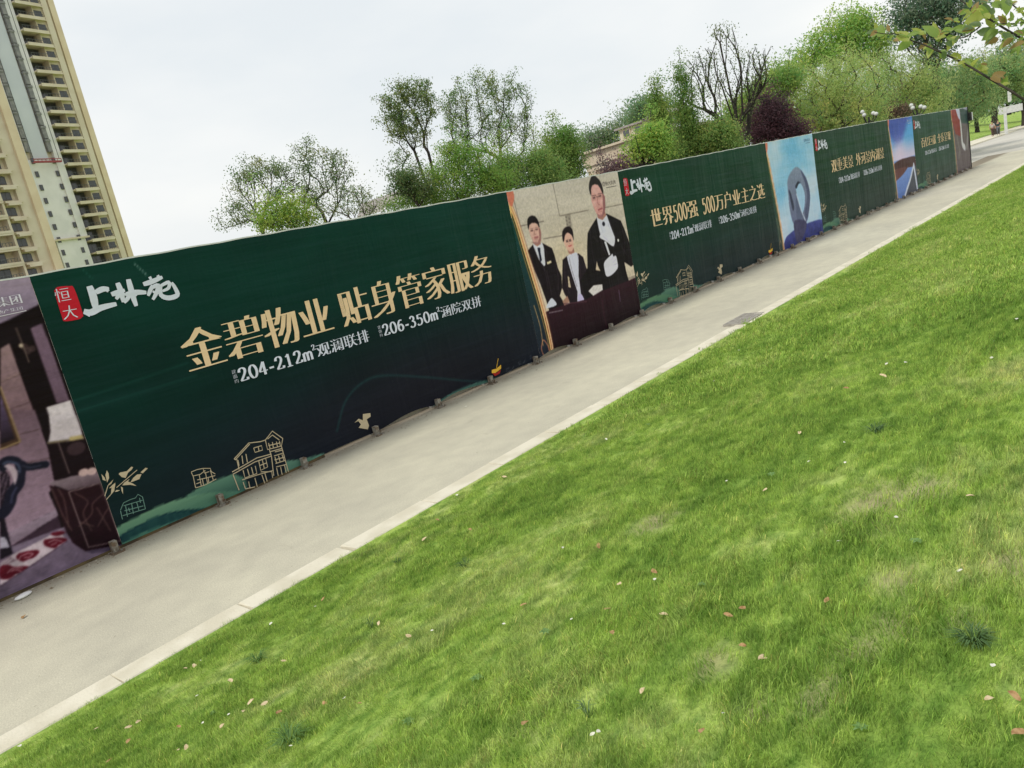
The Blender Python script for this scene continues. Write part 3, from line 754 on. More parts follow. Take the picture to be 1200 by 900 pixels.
def hoarding(name, label, x0, x1):
    t = thing(name, label, 'hoarding', (x0, YF, 0), 'printed sections of the hoarding along the path')
    # steel frame behind the cloth
    f = MB(); zt = float(ztop((x0+x1)/2)); f.box((x0+.004, YF+.03, zt-.075), (x1-.004, YF+.07, zt-.035)).build('top_rail', GALV, t)
    for z in (1.0, 2.0): MB().box((x0+.004, YF+.03, z), (x1-.004, YF+.07, z+.04)).build('rail', GALV, t)
    # white hem along the top
    n_ = max(6, int((x1-x0)/.12)); xs_ = np.linspace(x0, x1, n_)
    h = MB()
    for a, b in zip(xs_[:-1], xs_[1:]):
        za, zb = float(ztop(a))+.004*math.sin(a*9)+.002, float(ztop(b))+.004*math.sin(b*9)+.002
        ya, yb = float(yface(a, 3.))-.002, float(yface(b, 3.))-.002
        V = [(a, ya, za-.010), (b, yb, zb-.010), (b, yb, zb+.006), (a, ya, za+.006), (a, ya+.07, za-.010), (b, yb+.07, zb-.010), (b, yb+.07, zb+.006), (a, ya+.07, za+.006)]
        h.add(V, [(0, 1, 2, 3), (3, 2, 6, 7), (7, 6, 5, 4)])
    h.build('top_hem', HEM, t)
    return t
def foot_mesh():
    m = MB(); m.box((-.032, -.045, 0), (.032, .03, .135)); m.box((-.065, -.10, 0), (.065, .04, .012))
    for sx in (-1, 1):
        m.box((sx*.058-.009, -.096, .014), (sx*.058+.009, -.078, .032))
    m.box((-.03, -.075, .014), (-.022, -.055, .07)); m.box((.022, -.075, .014), (.03, -.055, .07))
    return m.mesh('post_foot', STEEL)
FOOT = foot_mesh()
POST = MB().box((-.035, .075, 0), (.035, .145, 2.96)).mesh('steel_post', GALV)
BRACE = MB().tube([(0, .14, 1.9), (0, 1.3, 0.0)], .02, 6).mesh('brace', GALV)
def posts(t, x0, x1):
    k = math.ceil((x0-POST0)/DPOST-1e-6)
    while POST0+k*DPOST < x1-1e-6:
        x = POST0+k*DPOST
        inst('post_foot', FOOT, (x+random.uniform(-.02, .02), YF-.045, 0.0), t, rot=(0, 0, random.uniform(-.06, .06)))
        inst('steel_post', POST, (x, YF, 0), t); inst('brace', BRACE, (x, YF, 0), t); k += 1

SLOG = ['金碧物业 贴身管家服务', '世界500强 500万户业主之选', '双重美景 外河景内湖景', '百亿巨献 全系呈现']
SUB1, SUB2 = '|204-212m²观澜联排', '|206-350m²涵院双拼'
GL = ['nearest green banner with gold slogan, right of the purple room picture',
      'green banner with a gold slogan that contains the number 500 twice',
      'green banner with gold slogan between the ring sculpture picture and the lake picture',
      'greyish green banner nearest the far end, right of the lake picture']
BASE = {0: ((W(218, 424), W(578, 328)), (.50, .50)), 1: ((14.72, 1.76), (20.98, 1.70), .46), 2: ((26.6, 1.86), (32.75, 1.86), .48), 3: ((38.55, 1.84), (44.45, 1.84), .48)}
for s_ in range(4):
    cv = green_canvas(s_); x0, x1 = SEC[s_][0], cv.x[-1]
    t = hoarding('hoarding_section', GL[s_], x0, x1)
    bn = banner('banner', cv, t)
    emblem(s_, bn); line_art(s_, bn)
    pr = Print(.006)
    if s_ == 0:
        lettering(pr, '金碧物业', (3.88, 1.66), (6.03, 1.645), (.56, .56), .050)
        pr.build('slogan_lettering', GOLD, bn); pr = Print(.006)
        lettering(pr, '贴身管家服务', (6.17, 1.645), (9.40, 1.66), (.57, .55), .050)
    else:
        a, b, h = BASE[s_]; dw = .72 if s_ == 1 else 1; w1, w2 = SLOG[s_].split(' ')
        L1, L2 = line_layout(w1, .04, dw)[1], line_layout(w2, .04, dw)[1]; tt = L1+.45+L2
        pa_, pb_ = np.array(a), np.array(b)
        lettering(pr, w1, a, tuple(pa_+(pb_-pa_)*L1/tt), (h, h), .05, dw); pr.build('slogan_lettering', GOLD, bn); pr = Print(.006)
        lettering(pr, w2, tuple(pa_+(pb_-pa_)*(L1+.45)/tt), b, (h, h), .05, dw)
    pr.build('slogan_lettering', GOLD, bn)
    ps = Print(.006)
    if s_ == 0:
        lettering(ps, SUB1, (4.40, 1.345), (6.56, 1.335), (.20, .20), .038); ps.build('subtitle_lettering', WHITE, bn); ps = Print(.006); lettering(ps, SUB2, (6.74, 1.33), (8.96, 1.31), (.20, .20), .038)
    else:
        a, m1, m2, b, z, h = {1: (15.42, 17.55, 17.95, 20.3, 1.37, .21), 2: (27.15, 29.5, 29.9, 32.3, 1.43, .22), 3: (39.05, 41.3, 41.7, 43.95, 1.46, .21)}[s_]
        lettering(ps, SUB1, (a, z), (m1, z), (h, h), .038); ps.build('subtitle_lettering', WHITE, bn); ps = Print(.006); lettering(ps, SUB2, (m2, z), (b, z), (h, h), .038)
    ps.build('subtitle_lettering', WHITE, bn)
    posts(t, x0, x1)

def small_mark(parent, x, z, h, txt, c):
    p = Print(.006); out, tot = line_layout(txt, .03)
    for V, F in out: p.put([(x+v[0]*h, z+v[1]*h) for v in V], F)
    p.stroke([(x, z-h*.5), (x+tot*h, z-h*.5)], h*.14, False)
    r = h*.42; E2 = [(x-h*.62+r*math.cos(a), z+h*.35+r*math.sin(a)) for a in np.linspace(0, 6.283, 13)]
    p.stroke(E2, h*.12, False); p.stroke([(x-h*.62, z+h*.1), (x-h*.62, z+h*.6)], h*.1, False)
    p.build('small_mark', c, parent)

# ---- picture 0: room interior in purple tones (left end)
cv = Canvas(-1.4, 2.609, 0, 3.05, .0105)
A = np.zeros(cv.A.shape); A[:] = (22, 12, 17); cv.A = A
P_ = lambda z, sc, ox, oy: [(ox+a/sc, oy+b/sc) for a, b in z]
zA = lambda L_: P_(L_, 5.0, 0, 320); zB = lambda L_: P_(L_, 4.09, 0, 480)
# long wall going left out of view
cv.poly([(-1.6, .35), (-1.6, 2.7), (1.9, 2.62), (1.9, .5)], (140, 116, 128), (160, 142, 165), smooth=False, raw=True)
cv.poly([(-1.6, 2.66), (-1.6, 3.2), (2.7, 3.2), (2.61, 2.75), (2.3, 2.66), (2.2, 2.64)], (176, 166, 190), (146, 136, 164), smooth=False, raw=True)
cv.poly(zA([(0, 360), (215, 210), (235, 265), (230, 290), (175, 320), (60, 395), (0, 430)]), (24, 14, 18), smooth=False)
cv.poly(zA([(0, 440), (55, 408), (115, 590), (175, 750), (232, 905), (0, 905)]), (158, 136, 142), (118, 96, 108), smooth=False)
cv.poly(zA([(55, 408), (90, 380), (175, 320), (330, 760), (300, 900), (232, 905), (175, 750), (115, 590)]), (20, 10, 14), smooth=False)
cv.poly(zA([(175, 322), (245, 292), (405, 745), (330, 762)]), (128, 108, 132), (110, 92, 112), smooth=False)
for c_ in ((140, 430), (160, 455), (185, 440)): cv.ell(zA([c_])[0], .035, (88, 72, 74), .6)
cv.line(zA([(92, 320), (168, 520)]), .012, (130, 118, 108), .8)
cv.ell(zA([(120, 423)])[0], .02, (210, 200, 180))
cv.poly(zB([(0, 0), (165, 0), (245, 230), (285, 330), (235, 400), (270, 480), (20, 600), (0, 560)]), (112, 92, 106), (164, 146, 168), smooth=False)
for l_ in (zA([(0, 640), (115, 590)]), zA([(50, 800), (178, 752)]), zB([(100, 115), (185, 95)]), zB([(120, 255), (245, 230)])): cv.line(l_, .010, (80, 62, 66), .8); 
cv.line(zA([(0, 636), (115, 586)]), .008, (190, 170, 160), .6)
cv.poly(zB([(0, -110), (25, -40), (100, 150), (88, 165), (0, 195)]), (70, 52, 42), smooth=False)
cv.poly(zB([(0, -80), (18, -20), (72, 140), (0, 165)]), (112, 98, 140), (30, 22, 30), smooth=False)
cv.line(zB([(0, -110), (96, 152), (0, 190)]), .012, (190, 170, 120), .9, smooth=False)
cv.poly(zB([(20, 600), (270, 480), (280, 510), (50, 650), (20, 640)]), (160, 148, 168), (134, 122, 142), smooth=False)
cv.poly(zB([(50, 655), (280, 510), (300, 580), (60, 690)]), (60, 44, 60), smooth=False)
cv.poly([(-1.6, -.1), (-1.6, .55), (1.3, .5), (2.65, .45), (2.65, -.1)], (132, 122, 146), (112, 102, 126), smooth=False, raw=True)
cv.poly(zB([(0, 735), (60, 695), (290, 578), (320, 632), (160, 740), (0, 845)]), (206, 200, 212), smooth=False)
zG = lambda L_: P_(L_, 4.5, 0, 500)
for P9 in ([(85, 690), (100, 668), (150, 655), (195, 650), (208, 662), (180, 690), (150, 700), (120, 712), (100, 705)], [(0, 740), (40, 728), (80, 738), (150, 735), (120, 765), (80, 780), (50, 802), (0, 800)], [(232, 600), (270, 590), (330, 585), (355, 600), (310, 625), (290, 642), (240, 630)], [(268, 565), (320, 550), (345, 560), (300, 578)]):
    cv.poly(zG(P9), (104, 24, 42), (88, 16, 34), smooth=True)
for l_ in ([(120, 680), (150, 668), (175, 672), (150, 688), (128, 690)], [(40, 770), (70, 745), (120, 745)], [(60, 760), (90, 755), (110, 762)], [(258, 610), (290, 598), (325, 605)], [(270, 625), (300, 612)], [(100, 700), (112, 680)]): cv.line(zG(l_), .010, (206, 176, 186), .8)
for k in range(5): cv.line(zG([(0, 680+k*12), (40, 684+k*10), (60+k*6, 690+k*4)]), .006, (90, 60, 80), .7)
cv.line(zB([(0, 848), (160, 742), (322, 632)]), .014, (84, 70, 88), .9, smooth=False)
# curved chair
zG = lambda L_: P_(L_, 4.5, 0, 500)
cv.poly(zG([(0, 225), (30, 232), (52, 262), (52, 320), (40, 380), (0, 440)]), (30, 22, 34), smooth=False)
for q in range(30): cv.ell(zG([(4+(q*13) % 42, 240+(q*29) % 150)])[0], .010, (96, 84, 100))
cv.line(zG([(14, 215), (14, 190), (45, 174), (85, 178), (112, 200), (150, 212), (200, 205), (240, 198)]), .075, (24, 26, 42))
cv.line(zG([(112, 205), (104, 250), (98, 300), (64, 350), (52, 400), (25, 445), (-10, 475)]), .105, (26, 26, 44))
cv.line(zG([(18, 195), (40, 186), (72, 188), (100, 205), (104, 240)]), .022, (76, 90, 120), .8)
cv.poly(zG([(22, 206), (48, 200), (78, 215), (94, 245), (86, 290), (76, 305), (66, 262), (48, 228)]), (196, 186, 200), smooth=True)
cv.line(zG([(120, 205), (160, 214), (215, 204)]), .014, (64, 72, 96), .8); cv.line(zG([(88, 320), (66, 360), (60, 400)]), .02, (70, 76, 110), .7)
cv.poly(zB([(0, 520), (22, 520), (62, 690), (0, 720)]), (26, 20, 32), smooth=False)
cv.poly(zB([(0, 610), (25, 612), (48, 660), (0, 665)]), (186, 190, 212), smooth=False)
# lamp and stand
cv.poly(zA([(262, 770), (268, 785), (300, 775), (410, 745), (470, 900), (490, 1000), (400, 1050), (280, 1000), (295, 930), (285, 830)]), (228, 230, 236), (206, 206, 216), smooth=False)
cv.poly(zB([(225, 155), (400, 130), (405, 145), (380, 160), (330, 150), (235, 170)]), (120, 112, 90), smooth=False)
cv.poly(zB([(225, 165), (405, 140), (500, 330), (260, 340)]), (24, 12, 18), smooth=False)
cv.ell(zB([(365, 185)])[0], (.09, .07), (58, 44, 50)); cv.line(zB([(278, 155), (332, 305)]), .012, (120, 108, 108), .9)
cv.poly(zB([(330, 130), (390, 120), (400, 135), (335, 150)]), (196, 186, 130), smooth=False)
cv.poly(zB([(235, 352), (345, 318), (470, 300), (500, 345), (330, 388)]), (138, 128, 138), (96, 82, 92), smooth=False)
for c_ in ((400, 300), (440, 295)): cv.ell(zB([c_])[0], (.05, .04), (206, 186, 184))
cv.poly(zB([(235, 360), (325, 390), (500, 350), (620, 640), (410, 680), (350, 640), (320, 590)]), (40, 18, 26), (30, 12, 22), smooth=False)
cv.line(zB([(330, 395), (480, 352), (580, 628), (425, 660), (330, 395)]), .010, (150, 138, 138), .9, smooth=False)
for l_ in ([(380, 560), (440, 500), (445, 450), (500, 400)], [(470, 560), (520, 470), (560, 430)], [(360, 400), (420, 440), (400, 500), (440, 580)], [(465, 470), (530, 580)], [(390, 540), (450, 560)], [(250, 380), (300, 500), (345, 580)], [(280, 380), (310, 440), (330, 560)]): cv.line(zB(l_), .012, (112, 92, 88), .65)
cv.poly(zB([(410, 680), (620, 640), (640, 665), (440, 690)]), (84, 76, 100), smooth=False)
n_ = vnoise(cv.X, cv.Z, .18, .10, 55)[..., None]; fl = (cv.Z < .42)[..., None]
cv.A = np.where(fl, cv.A*(.72+.5*n_), cv.A*(.93+.12*n_))
soften(cv, 1, .09, 67)
cv.A = cv.A*np.array([.86, .80, .80])
t = hoarding('hoarding_section', 'banner with a picture of a purple room, lamp and cabinet at the left edge', cv.x[0], 2.61)
bn = banner('banner', cv, t)
p = Print(.006); ox, oz = W(1, 362)
out, tot = line_layout('恒大集团', .05)
for V, F in out: p.put([(2.02+v[0]*.115, 2.80+v[1]*.105) for v in V], F)
out, tot = line_layout('恒大地产集团', .03)
for V, F in out: p.put([(2.10+v[0]*.06, 2.73+v[1]*.04) for v in V], F)
p.stroke([(2.05, 2.705), (2.48, 2.71)], .006, False)
p.build('small_mark', ink('pale_ink', (220, 214, 226)), bn); posts(t, cv.x[0], 2.61)
MB().box((cv.x[0], YF+.01, 0), (5.35, YF+.029, .07)).build('base_strip', pmat('dark_brown', (.07, .05, .03), .9, (.14, .10, .05), 6, .4), t)  # thin dark brown strip behind the bottom edge of the cloth

# ---- picture 1: three attendants
cv = Canvas(10.161, 13.739, 0, 3.05, .0105)
cv.A[:] = 0
T_ = (cv.Z/3.05)[..., None]; cv.A = np.array([196, 180, 154])*(1-T_)+np.array([190, 178, 170])*T_
n_ = vnoise(cv.X, cv.Z, 1.2, .22, 11, 5)[..., None]; cv.A = cv.A*(.92+.16*n_)
k = np.exp(-((cv.X-11.6)**2/.5+(cv.Z-1.6)**2/.25))[..., None]*.3; cv.A = cv.A*(1-k)+np.array([222, 196, 150])*k
zC = lambda L_: P_(L_, 3.75, 570, 180)
for l_ in (zC([(115, 180), (150, 318), (250, 298)]), zC([(292, 130), (322, 275), (450, 250)]), zC([(520, 240), (600, 225)]), zC([(340, 360), (250, 375)]), zC([(600, 400), (640, 392)])): cv.line(l_, .016, (96, 84, 78), .8, smooth=False)
cv.poly(zC([(345, 272), (368, 268), (385, 380), (362, 390)]), (150, 138, 128), smooth=False)
for q in range(14): cv.ell(zC([(350+(q % 2)*12+q*1.2, 280+q*8)])[0], .02, (110, 100, 96))
cv.poly(zC([(615, 548), (662, 533), (665, 545), (618, 560)]), (150, 136, 122), smooth=False)
zM = lambda L_: P_(L_, 6.43, 600, 230); zN = lambda L_: P_(L_, 6.43, 670, 190)
BLK = (24, 16, 22); SK = (196, 152, 138); SKD = (160, 112, 100)
def face(T, c, s, ang, female=False):
    """small printed face: brows, eyes, nose, mouth; c centre in zoom px, s scale, ang tilt"""
    ca, sa = math.cos(ang), math.sin(ang)
    f = lambda x, y: T([(c[0]+s*(x*ca-y*sa), c[1]+s*(x*sa+y*ca))])[0]
    for sx in (-1, 1):
        cv.line([f(sx*9-6, -11), f(sx*9+6, -12)], .018, (58, 36, 34), .8, smooth=False)
        cv.line([f(sx*9-5, -3), f(sx*9+5, -3)], .020, (40, 26, 28), .85, smooth=False)
    cv.line([f(0, -2), f(-1, 12), f(3, 13)], .014, (160, 112, 100), .7)
    cv.line([f(-8, 24), f(0, 26), f(9, 23)], .022, (150, 70, 70) if not female else (176, 66, 74), .9)
    cv.line([f(-6, 30), f(6, 30)], .012, (170, 126, 112), .5)
# left attendant
cv.poly(zM([(120, 410), (160, 362), (225, 352), (300, 392), (318, 440), (345, 540), (372, 600), (378, 690), (362, 750), (400, 815), (285, 870), (262, 790), (215, 660), (160, 530), (135, 460)]), BLK, smooth=False)
cv.poly(zM([(158, 362), (225, 350), (238, 380), (252, 518), (243, 528), (200, 475), (168, 395)]), (206, 204, 216), smooth=False)
cv.poly(zM([(165, 330), (208, 325), (216, 360), (190, 378), (166, 362)]), SKD, smooth=False)
cv.poly(zM([(190, 388), (212, 388), (214, 425), (226, 480), (214, 500), (202, 440)]), (22, 24, 42), smooth=False)
zH = lambda L_: P_(L_, 12.86, 600, 240)
cv.poly(zH([(252, 345), (262, 300), (290, 278), (340, 270), (378, 290), (398, 330), (410, 400), (424, 480), (418, 560), (385, 592), (340, 585), (310, 540), (280, 470), (260, 400)]), (204, 162, 150), (196, 148, 140), smooth=False)
cv.poly(zH([(392, 330), (425, 370), (436, 440), (434, 540), (415, 580), (380, 594), (408, 500), (402, 420)]), (150, 104, 100), smooth=False)
cv.poly(zH([(290, 560), (340, 560), (400, 570), (380, 598), (330, 590)]), (140, 98, 98), smooth=False, alpha=.7)
cv.poly(zH([(228, 260), (232, 215), (255, 180), (295, 162), (340, 172), (375, 215), (400, 270), (412, 340), (397, 335), (378, 292), (335, 272), (290, 278), (262, 304), (254, 345), (250, 378), (236, 340)]), (24, 18, 22), smooth=False)
for q in ((298, 390), (368, 371)): cv.line(zH([(q[0]-16, q[1]+3), (q[0]+13, q[1]-3)]), .020, (70, 46, 48), .9, smooth=False); cv.line(zH([(q[0]-20, q[1]-24), (q[0]+16, q[1]-31)]), .014, (120, 88, 84), .8, smooth=False)
cv.line(zH([(335, 385), (332, 440), (352, 446)]), .016, (158, 108, 104), .8)
cv.line(zH([(338, 497), (362, 490), (386, 486)]), .026, (150, 84, 88), .9); cv.poly(zH([(275, 420), (300, 430), (310, 470), (290, 470)]), (222, 184, 172), alpha=.45); cv.poly(zH([(375, 410), (395, 420), (398, 460), (380, 450)]), (222, 184, 172), alpha=.4); cv.poly(zH([(280, 300), (330, 285), (370, 300), (340, 330), (290, 335)]), (218, 180, 168), alpha=.4); cv.line(zH([(340, 520), (380, 512)]), .02, (170, 120, 112), .7)
for l_ in ([(168, 395), (205, 480), (250, 560)], [(235, 375), (262, 440), (252, 520)], [(140, 440), (175, 560), (225, 670)], [(320, 470), (345, 590), (350, 700)], [(262, 560), (285, 660), (300, 740)]): cv.line(zM(l_), .018, (56, 46, 54), .7, soft=.02)
cv.poly(zM([(262, 497), (292, 485), (298, 500), (268, 514)]), (220, 204, 170), smooth=False)
cv.line(zM([(240, 530), (262, 620), (275, 700)]), .016, (70, 62, 72), .4)
# woman
cv.poly(zM([(380, 480), (412, 452), (500, 432), (535, 460), (560, 545), (588, 590), (590, 680), (565, 730), (580, 790), (500, 820), (440, 810), (395, 735), (378, 690), (378, 580)]), (30, 20, 28), smooth=False)
cv.poly(zM([(412, 455), (440, 435), (485, 425), (500, 450), (500, 600), (512, 690), (525, 790), (490, 800), (492, 720), (455, 610), (425, 510)]), (206, 204, 220), smooth=False)
for l_ in ([(430, 470), (450, 560), (488, 680)], [(492, 440), (512, 540), (510, 660)], [(395, 500), (400, 620), (430, 730)], [(545, 520), (560, 620), (555, 700)]): cv.line(zM(l_), .016, (64, 50, 58), .7, soft=.02)
cv.line(zM([(450, 440), (470, 540), (498, 660)]), .025, (178, 176, 194), .6, soft=.02)
cv.poly(zM([(418, 400), (462, 385), (470, 425), (440, 440), (425, 430)]), SKD, smooth=False)
cv.poly(zM([(388, 330), (396, 290), (418, 270), (448, 288), (458, 330), (462, 385), (448, 415), (425, 412), (402, 378)]), (214, 168, 152), smooth=True)
cv.poly(zM([(382, 335), (378, 275), (398, 238), (432, 230), (456, 262), (462, 330), (450, 300), (420, 276), (400, 295), (392, 340)]), (28, 18, 22), smooth=True)
face(zM, (428, 345), 1.25, -.25, True)
cv.poly(zM([(418, 600), (428, 610), (442, 690), (424, 685)]), (196, 176, 150), smooth=False); cv.poly(zM([(545, 590), (556, 600), (560, 650), (545, 640)]), (190, 176, 170), smooth=False)
cv.poly(zM([(498, 745), (522, 740), (543, 790), (500, 806)]), (206, 196, 232), smooth=True)
# tall attendant in front
cv.poly(zN([(120, 540), (140, 500), (190, 425), (265, 392), (370, 445), (395, 500), (440, 620), (472, 720), (470, 770), (450, 790), (400, 755), (412, 820), (440, 920), (520, 1150), (150, 1150), (60, 900), (118, 800), (115, 640)]), (18, 12, 16), smooth=False)
cv.poly(zN([(188, 745), (196, 780), (215, 822), (180, 815)]), (200, 180, 156), smooth=False)
cv.poly(zN([(190, 422), (265, 400), (292, 480), (327, 570), (320, 638), (262, 600), (215, 545), (200, 470)]), (204, 202, 216), smooth=False)
cv.poly(zN([(195, 385), (250, 370), (262, 405), (235, 440), (200, 425)]), SKD, smooth=False)
zK = lambda L_: P_(L_, 11.25, 680, 200)
cv.poly(zK([(150, 345), (145, 250), (160, 200), (195, 186), (235, 194), (268, 240), (290, 290), (312, 322), (327, 360), (332, 470), (325, 560), (290, 622), (250, 612), (215, 560), (180, 480), (155, 410)]), (208, 156, 152), (196, 140, 136), smooth=False)
cv.poly(zK([(292, 300), (326, 345), (334, 470), (328, 560), (292, 622), (306, 500), (300, 400)]), (140, 92, 94), smooth=False)
cv.poly(zK([(215, 560), (260, 590), (310, 575), (290, 624), (250, 614)]), (146, 98, 100), smooth=False, alpha=.8)
cv.poly(zK([(118, 240), (122, 170), (145, 90), (175, 65), (210, 85), (255, 130), (285, 190), (306, 270), (306, 322), (286, 290), (265, 240), (235, 196), (195, 186), (162, 202), (148, 250), (152, 345), (132, 300)]), (38, 32, 34), smooth=False)
for q in ((188, 362), (264, 339)): cv.line(zK([(q[0]-15, q[1]+4), (q[0]+13, q[1]-2)]), .026, (74, 50, 54), .9, smooth=False); cv.line(zK([(q[0]-26, q[1]-24), (q[0]+22, q[1]-32)]), .018, (96, 68, 68), .9, smooth=False); cv.line(zK([(q[0]-26, q[1]+28), (q[0]+24, q[1]+20)]), .012, (150, 112, 108), .8, smooth=False)
cv.line(zK([(218, 352), (240, 348)]), .016, (80, 60, 62), .8, smooth=False)
cv.line(zK([(232, 360), (238, 440), (262, 452)]), .022, (160, 104, 102), .8)
cv.line(zK([(244, 522), (268, 513), (294, 502)]), .032, (142, 74, 80), .9); cv.poly(zK([(170, 420), (205, 410), (215, 460), (195, 480)]), (222, 178, 172), alpha=.5); cv.poly(zK([(270, 390), (292, 395), (296, 440), (275, 440)]), (222, 178, 172), alpha=.45); cv.poly(zK([(168, 290), (210, 240), (255, 270), (230, 310)]), (216, 172, 166), alpha=.35); cv.line(zK([(250, 550), (290, 540)]), .022, (168, 112, 108), .7)
cv.line(zK([(175, 250), (215, 300)]), .06, (216, 172, 168), .4)
cv.ell(zN([(243, 468)])[0], (.05, .045), (16, 14, 26))
for l_ in ([(265, 400), (300, 480), (330, 575), (318, 650)], [(192, 425), (205, 500), (240, 640), (262, 700)]): cv.line(zN(l_), .020, (58, 48, 56), .8)
for l_ in ([(140, 520), (150, 640), (170, 760)], [(400, 520), (430, 640), (448, 740)], [(330, 680), (345, 800), (360, 900)], [(160, 560), (200, 600)], [(380, 640), (415, 700)]): cv.line(zN(l_), .03, (44, 36, 44), .6, soft=.03)
cv.line(zN([(215, 450), (232, 520), (262, 590)]), .03, (176, 174, 192), .6, soft=.02); cv.line(zN([(272, 440), (290, 520)]), .03, (178, 176, 194), .6, soft=.02)
cv.poly(zN([(210, 505), (222, 498), (235, 535), (262, 525), (250, 490), (275, 488), (320, 560), (327, 600), (312, 636), (262, 600), (215, 572), (216, 552), (234, 548)]), (216, 213, 224), smooth=True)
cv.poly(zN([(246, 600), (262, 600), (292, 698), (282, 706)]), (222, 220, 230), smooth=False)
cv.poly(zN([(243, 765), (262, 735), (300, 700), (308, 692), (316, 712), (334, 708), (345, 742), (348, 800), (302, 850), (262, 862), (247, 815)]), (216, 213, 224), smooth=True)
for l_ in ([(300, 740), (316, 714)], [(310, 760), (334, 735)], [(312, 780), (346, 765)], [(240, 560), (280, 600)]): cv.line(zN(l_), .012, (160, 150, 186), .8)
cv.ell(zN([(352, 592)])[0], (.03, .03), (226, 224, 220))
cv.line(zN([(370, 470), (400, 600), (395, 700)]), .02, (56, 46, 54), .5); cv.line(zN([(215, 560), (230, 700), (238, 760)]), .018, (56, 46, 54), .45)
# counter
cv.poly(zC([(255, 700), (275, 690), (330, 668), (400, 650), (440, 640), (510, 602), (625, 560), (664, 541), (720, 700), (500, 820), (285, 910)]), (44, 18, 29), (20, 9, 15), smooth=False)
cv.poly(zM([(262, 830), (283, 790), (305, 768), (338, 808), (325, 826), (270, 842)]), (222, 224, 238), smooth=True)
cv.poly(zC([(448, 605), (470, 580), (508, 575), (510, 600), (470, 625)]), (206, 198, 196), smooth=False)
cv.poly(zC([(335, 650), (355, 625), (365, 650), (345, 668)]), (160, 120, 104), smooth=False)
cv.line(zC([(278, 700), (336, 688)]), .016, (150, 140, 148), .8); cv.line(zC([(508, 640), (515, 700), (528, 760)]), .05, (70, 36, 50), .35); cv.line(zC([(582, 600), (588, 650)]), .012, (150, 130, 170), .8)
cv.line(zC([(340, 660), (440, 650)]), .02, (84, 50, 60), .7)
paint_ribbon(cv, W(592, 226)[0], ((14, 70, 60), (30, 32, 46)))
soften(cv, 1, .09, 64)
t = hoarding('hoarding_section', 'banner with a picture of three attendants in dark suits behind a counter', cv.x[0]-.003, 13.735)
bn = banner('banner', cv, t)
small_mark(bn, 13.22, 2.83, .095, '恒大集团', ink('grey_ink', (110, 100, 96))); posts(t, 10.17, 13.735)

# ---- picture 2: ring sculpture against a blue sky
cv = Canvas(21.491, 25.199, 0, 3.05, .03, .02)
u = (cv.X-21.5)/3.7; v = cv.Z/3.05
n_ = vnoise(cv.X, cv.Z, 1.3, .8, 21, 5)
bl = np.clip(.35+1.6*(n_-.5)+.5*np.exp(-((u-.25)**2/.05+(v-.65)**2/.06)), 0, 1)[..., None]
cv.A = np.array([196, 214, 232])*(1-bl)+np.array([98, 162, 200])*bl
zS = lambda L_: P_(L_, 6.0, 890, 150)
cv.poly(zS([(205, 480), (200, 380), (240, 305), (280, 300), (330, 370), (357, 480), (347, 600), (325, 672), (250, 690), (215, 590)]), (118, 128, 150), (92, 98, 128))
cv.poly(zS([(290, 310), (335, 380), (357, 480), (347, 600), (325, 668), (318, 600), (335, 500), (320, 400)]), (64, 70, 100), (78, 84, 112))
cv.poly(zS([(255, 415), (275, 395), (300, 420), (318, 480), (315, 560), (300, 605), (280, 540), (262, 470)]), (160, 196, 226))
cv.poly(zS([(252, 425), (270, 392), (292, 402), (275, 410), (262, 440)]), (30, 34, 52)); cv.poly(zS([(208, 452), (222, 470), (245, 560), (238, 590), (222, 530)]), (44, 48, 70))
cv.poly(zS([(258, 480), (280, 560), (318, 665), (275, 670), (262, 600)]), (84, 92, 118)); cv.line(zS([(262, 480), (300, 600), (328, 670)]), .05, (206, 216, 232), .9)
cv.poly(zS([(180, 790), (215, 745), (270, 705), (340, 672), (455, 652), (470, 780), (300, 860), (170, 900)]), (56, 62, 128), (38, 42, 96))
cv.poly(zS([(245, 665), (320, 655), (330, 700), (300, 790), (262, 800)]), (62, 60, 92))
n_ = vnoise(cv.X, cv.Z, .12, .10, 24, 3)[..., None]; cv.A = np.where((cv.Z < .8)[..., None], cv.A*(.8+.4*n_), cv.A)
paint_ribbon(cv, 21.42, ((22, 74, 50), (40, 56, 56)))
soften(cv, 1, .09, 70)
t = hoarding('hoarding_section', 'banner with a picture of a grey ring sculpture under a blue sky', cv.x[0]-.003, 25.196)
bn = banner('banner', cv, t); small_mark(bn, 24.55, 2.98, .10, '恒大集团', ink('slate_ink', (90, 120, 150))); posts(t, 21.5, 25.19)

# ---- picture 3: lake at dusk
cv = Canvas(33.701, 37.399, 0, 3.05, .035, .02)
u = (cv.X-33.71)/3.7; v = cv.Z/3.05; T_ = v[..., None]
A = np.array([206, 196, 226])+(T_*0)
k = ss((v-.5)/.3)[..., None]; A = A*(1-k)+np.array([84, 156, 216])*k
k = ss((v-.72+.15*np.sin(u*5))/.2)[..., None]; A = A*(1-k)+np.array([56, 76, 158])*k
k = (np.exp(-((u-.35)**2/.06+(v-.6)**2/.02)))[..., None]*.7; A = A*(1-k)+np.array([232, 206, 232])*k
cv.A = A*(.9+.2*vnoise(cv.X, cv.Z, .7, .4, 31)[..., None])
zL = lambda L_: P_(L_, 6.92, 1030, 120)
cv.poly(zL([(120, 500), (300, 440), (330, 740), (140, 800)]), (118, 146, 204), (84, 110, 172), smooth=False)
cv.poly(zL([(125, 520), (160, 490), (210, 470), (300, 455), (320, 520), (240, 540), (170, 560), (130, 560)]), (66, 36, 40))
cv.poly(zL([(130, 570), (180, 545), (230, 540), (200, 590), (150, 640), (138, 640)]), (92, 54, 56))
cv.poly(zL([(280, 530), (310, 520), (330, 730), (215, 770)]), (70, 72, 84), smooth=False)
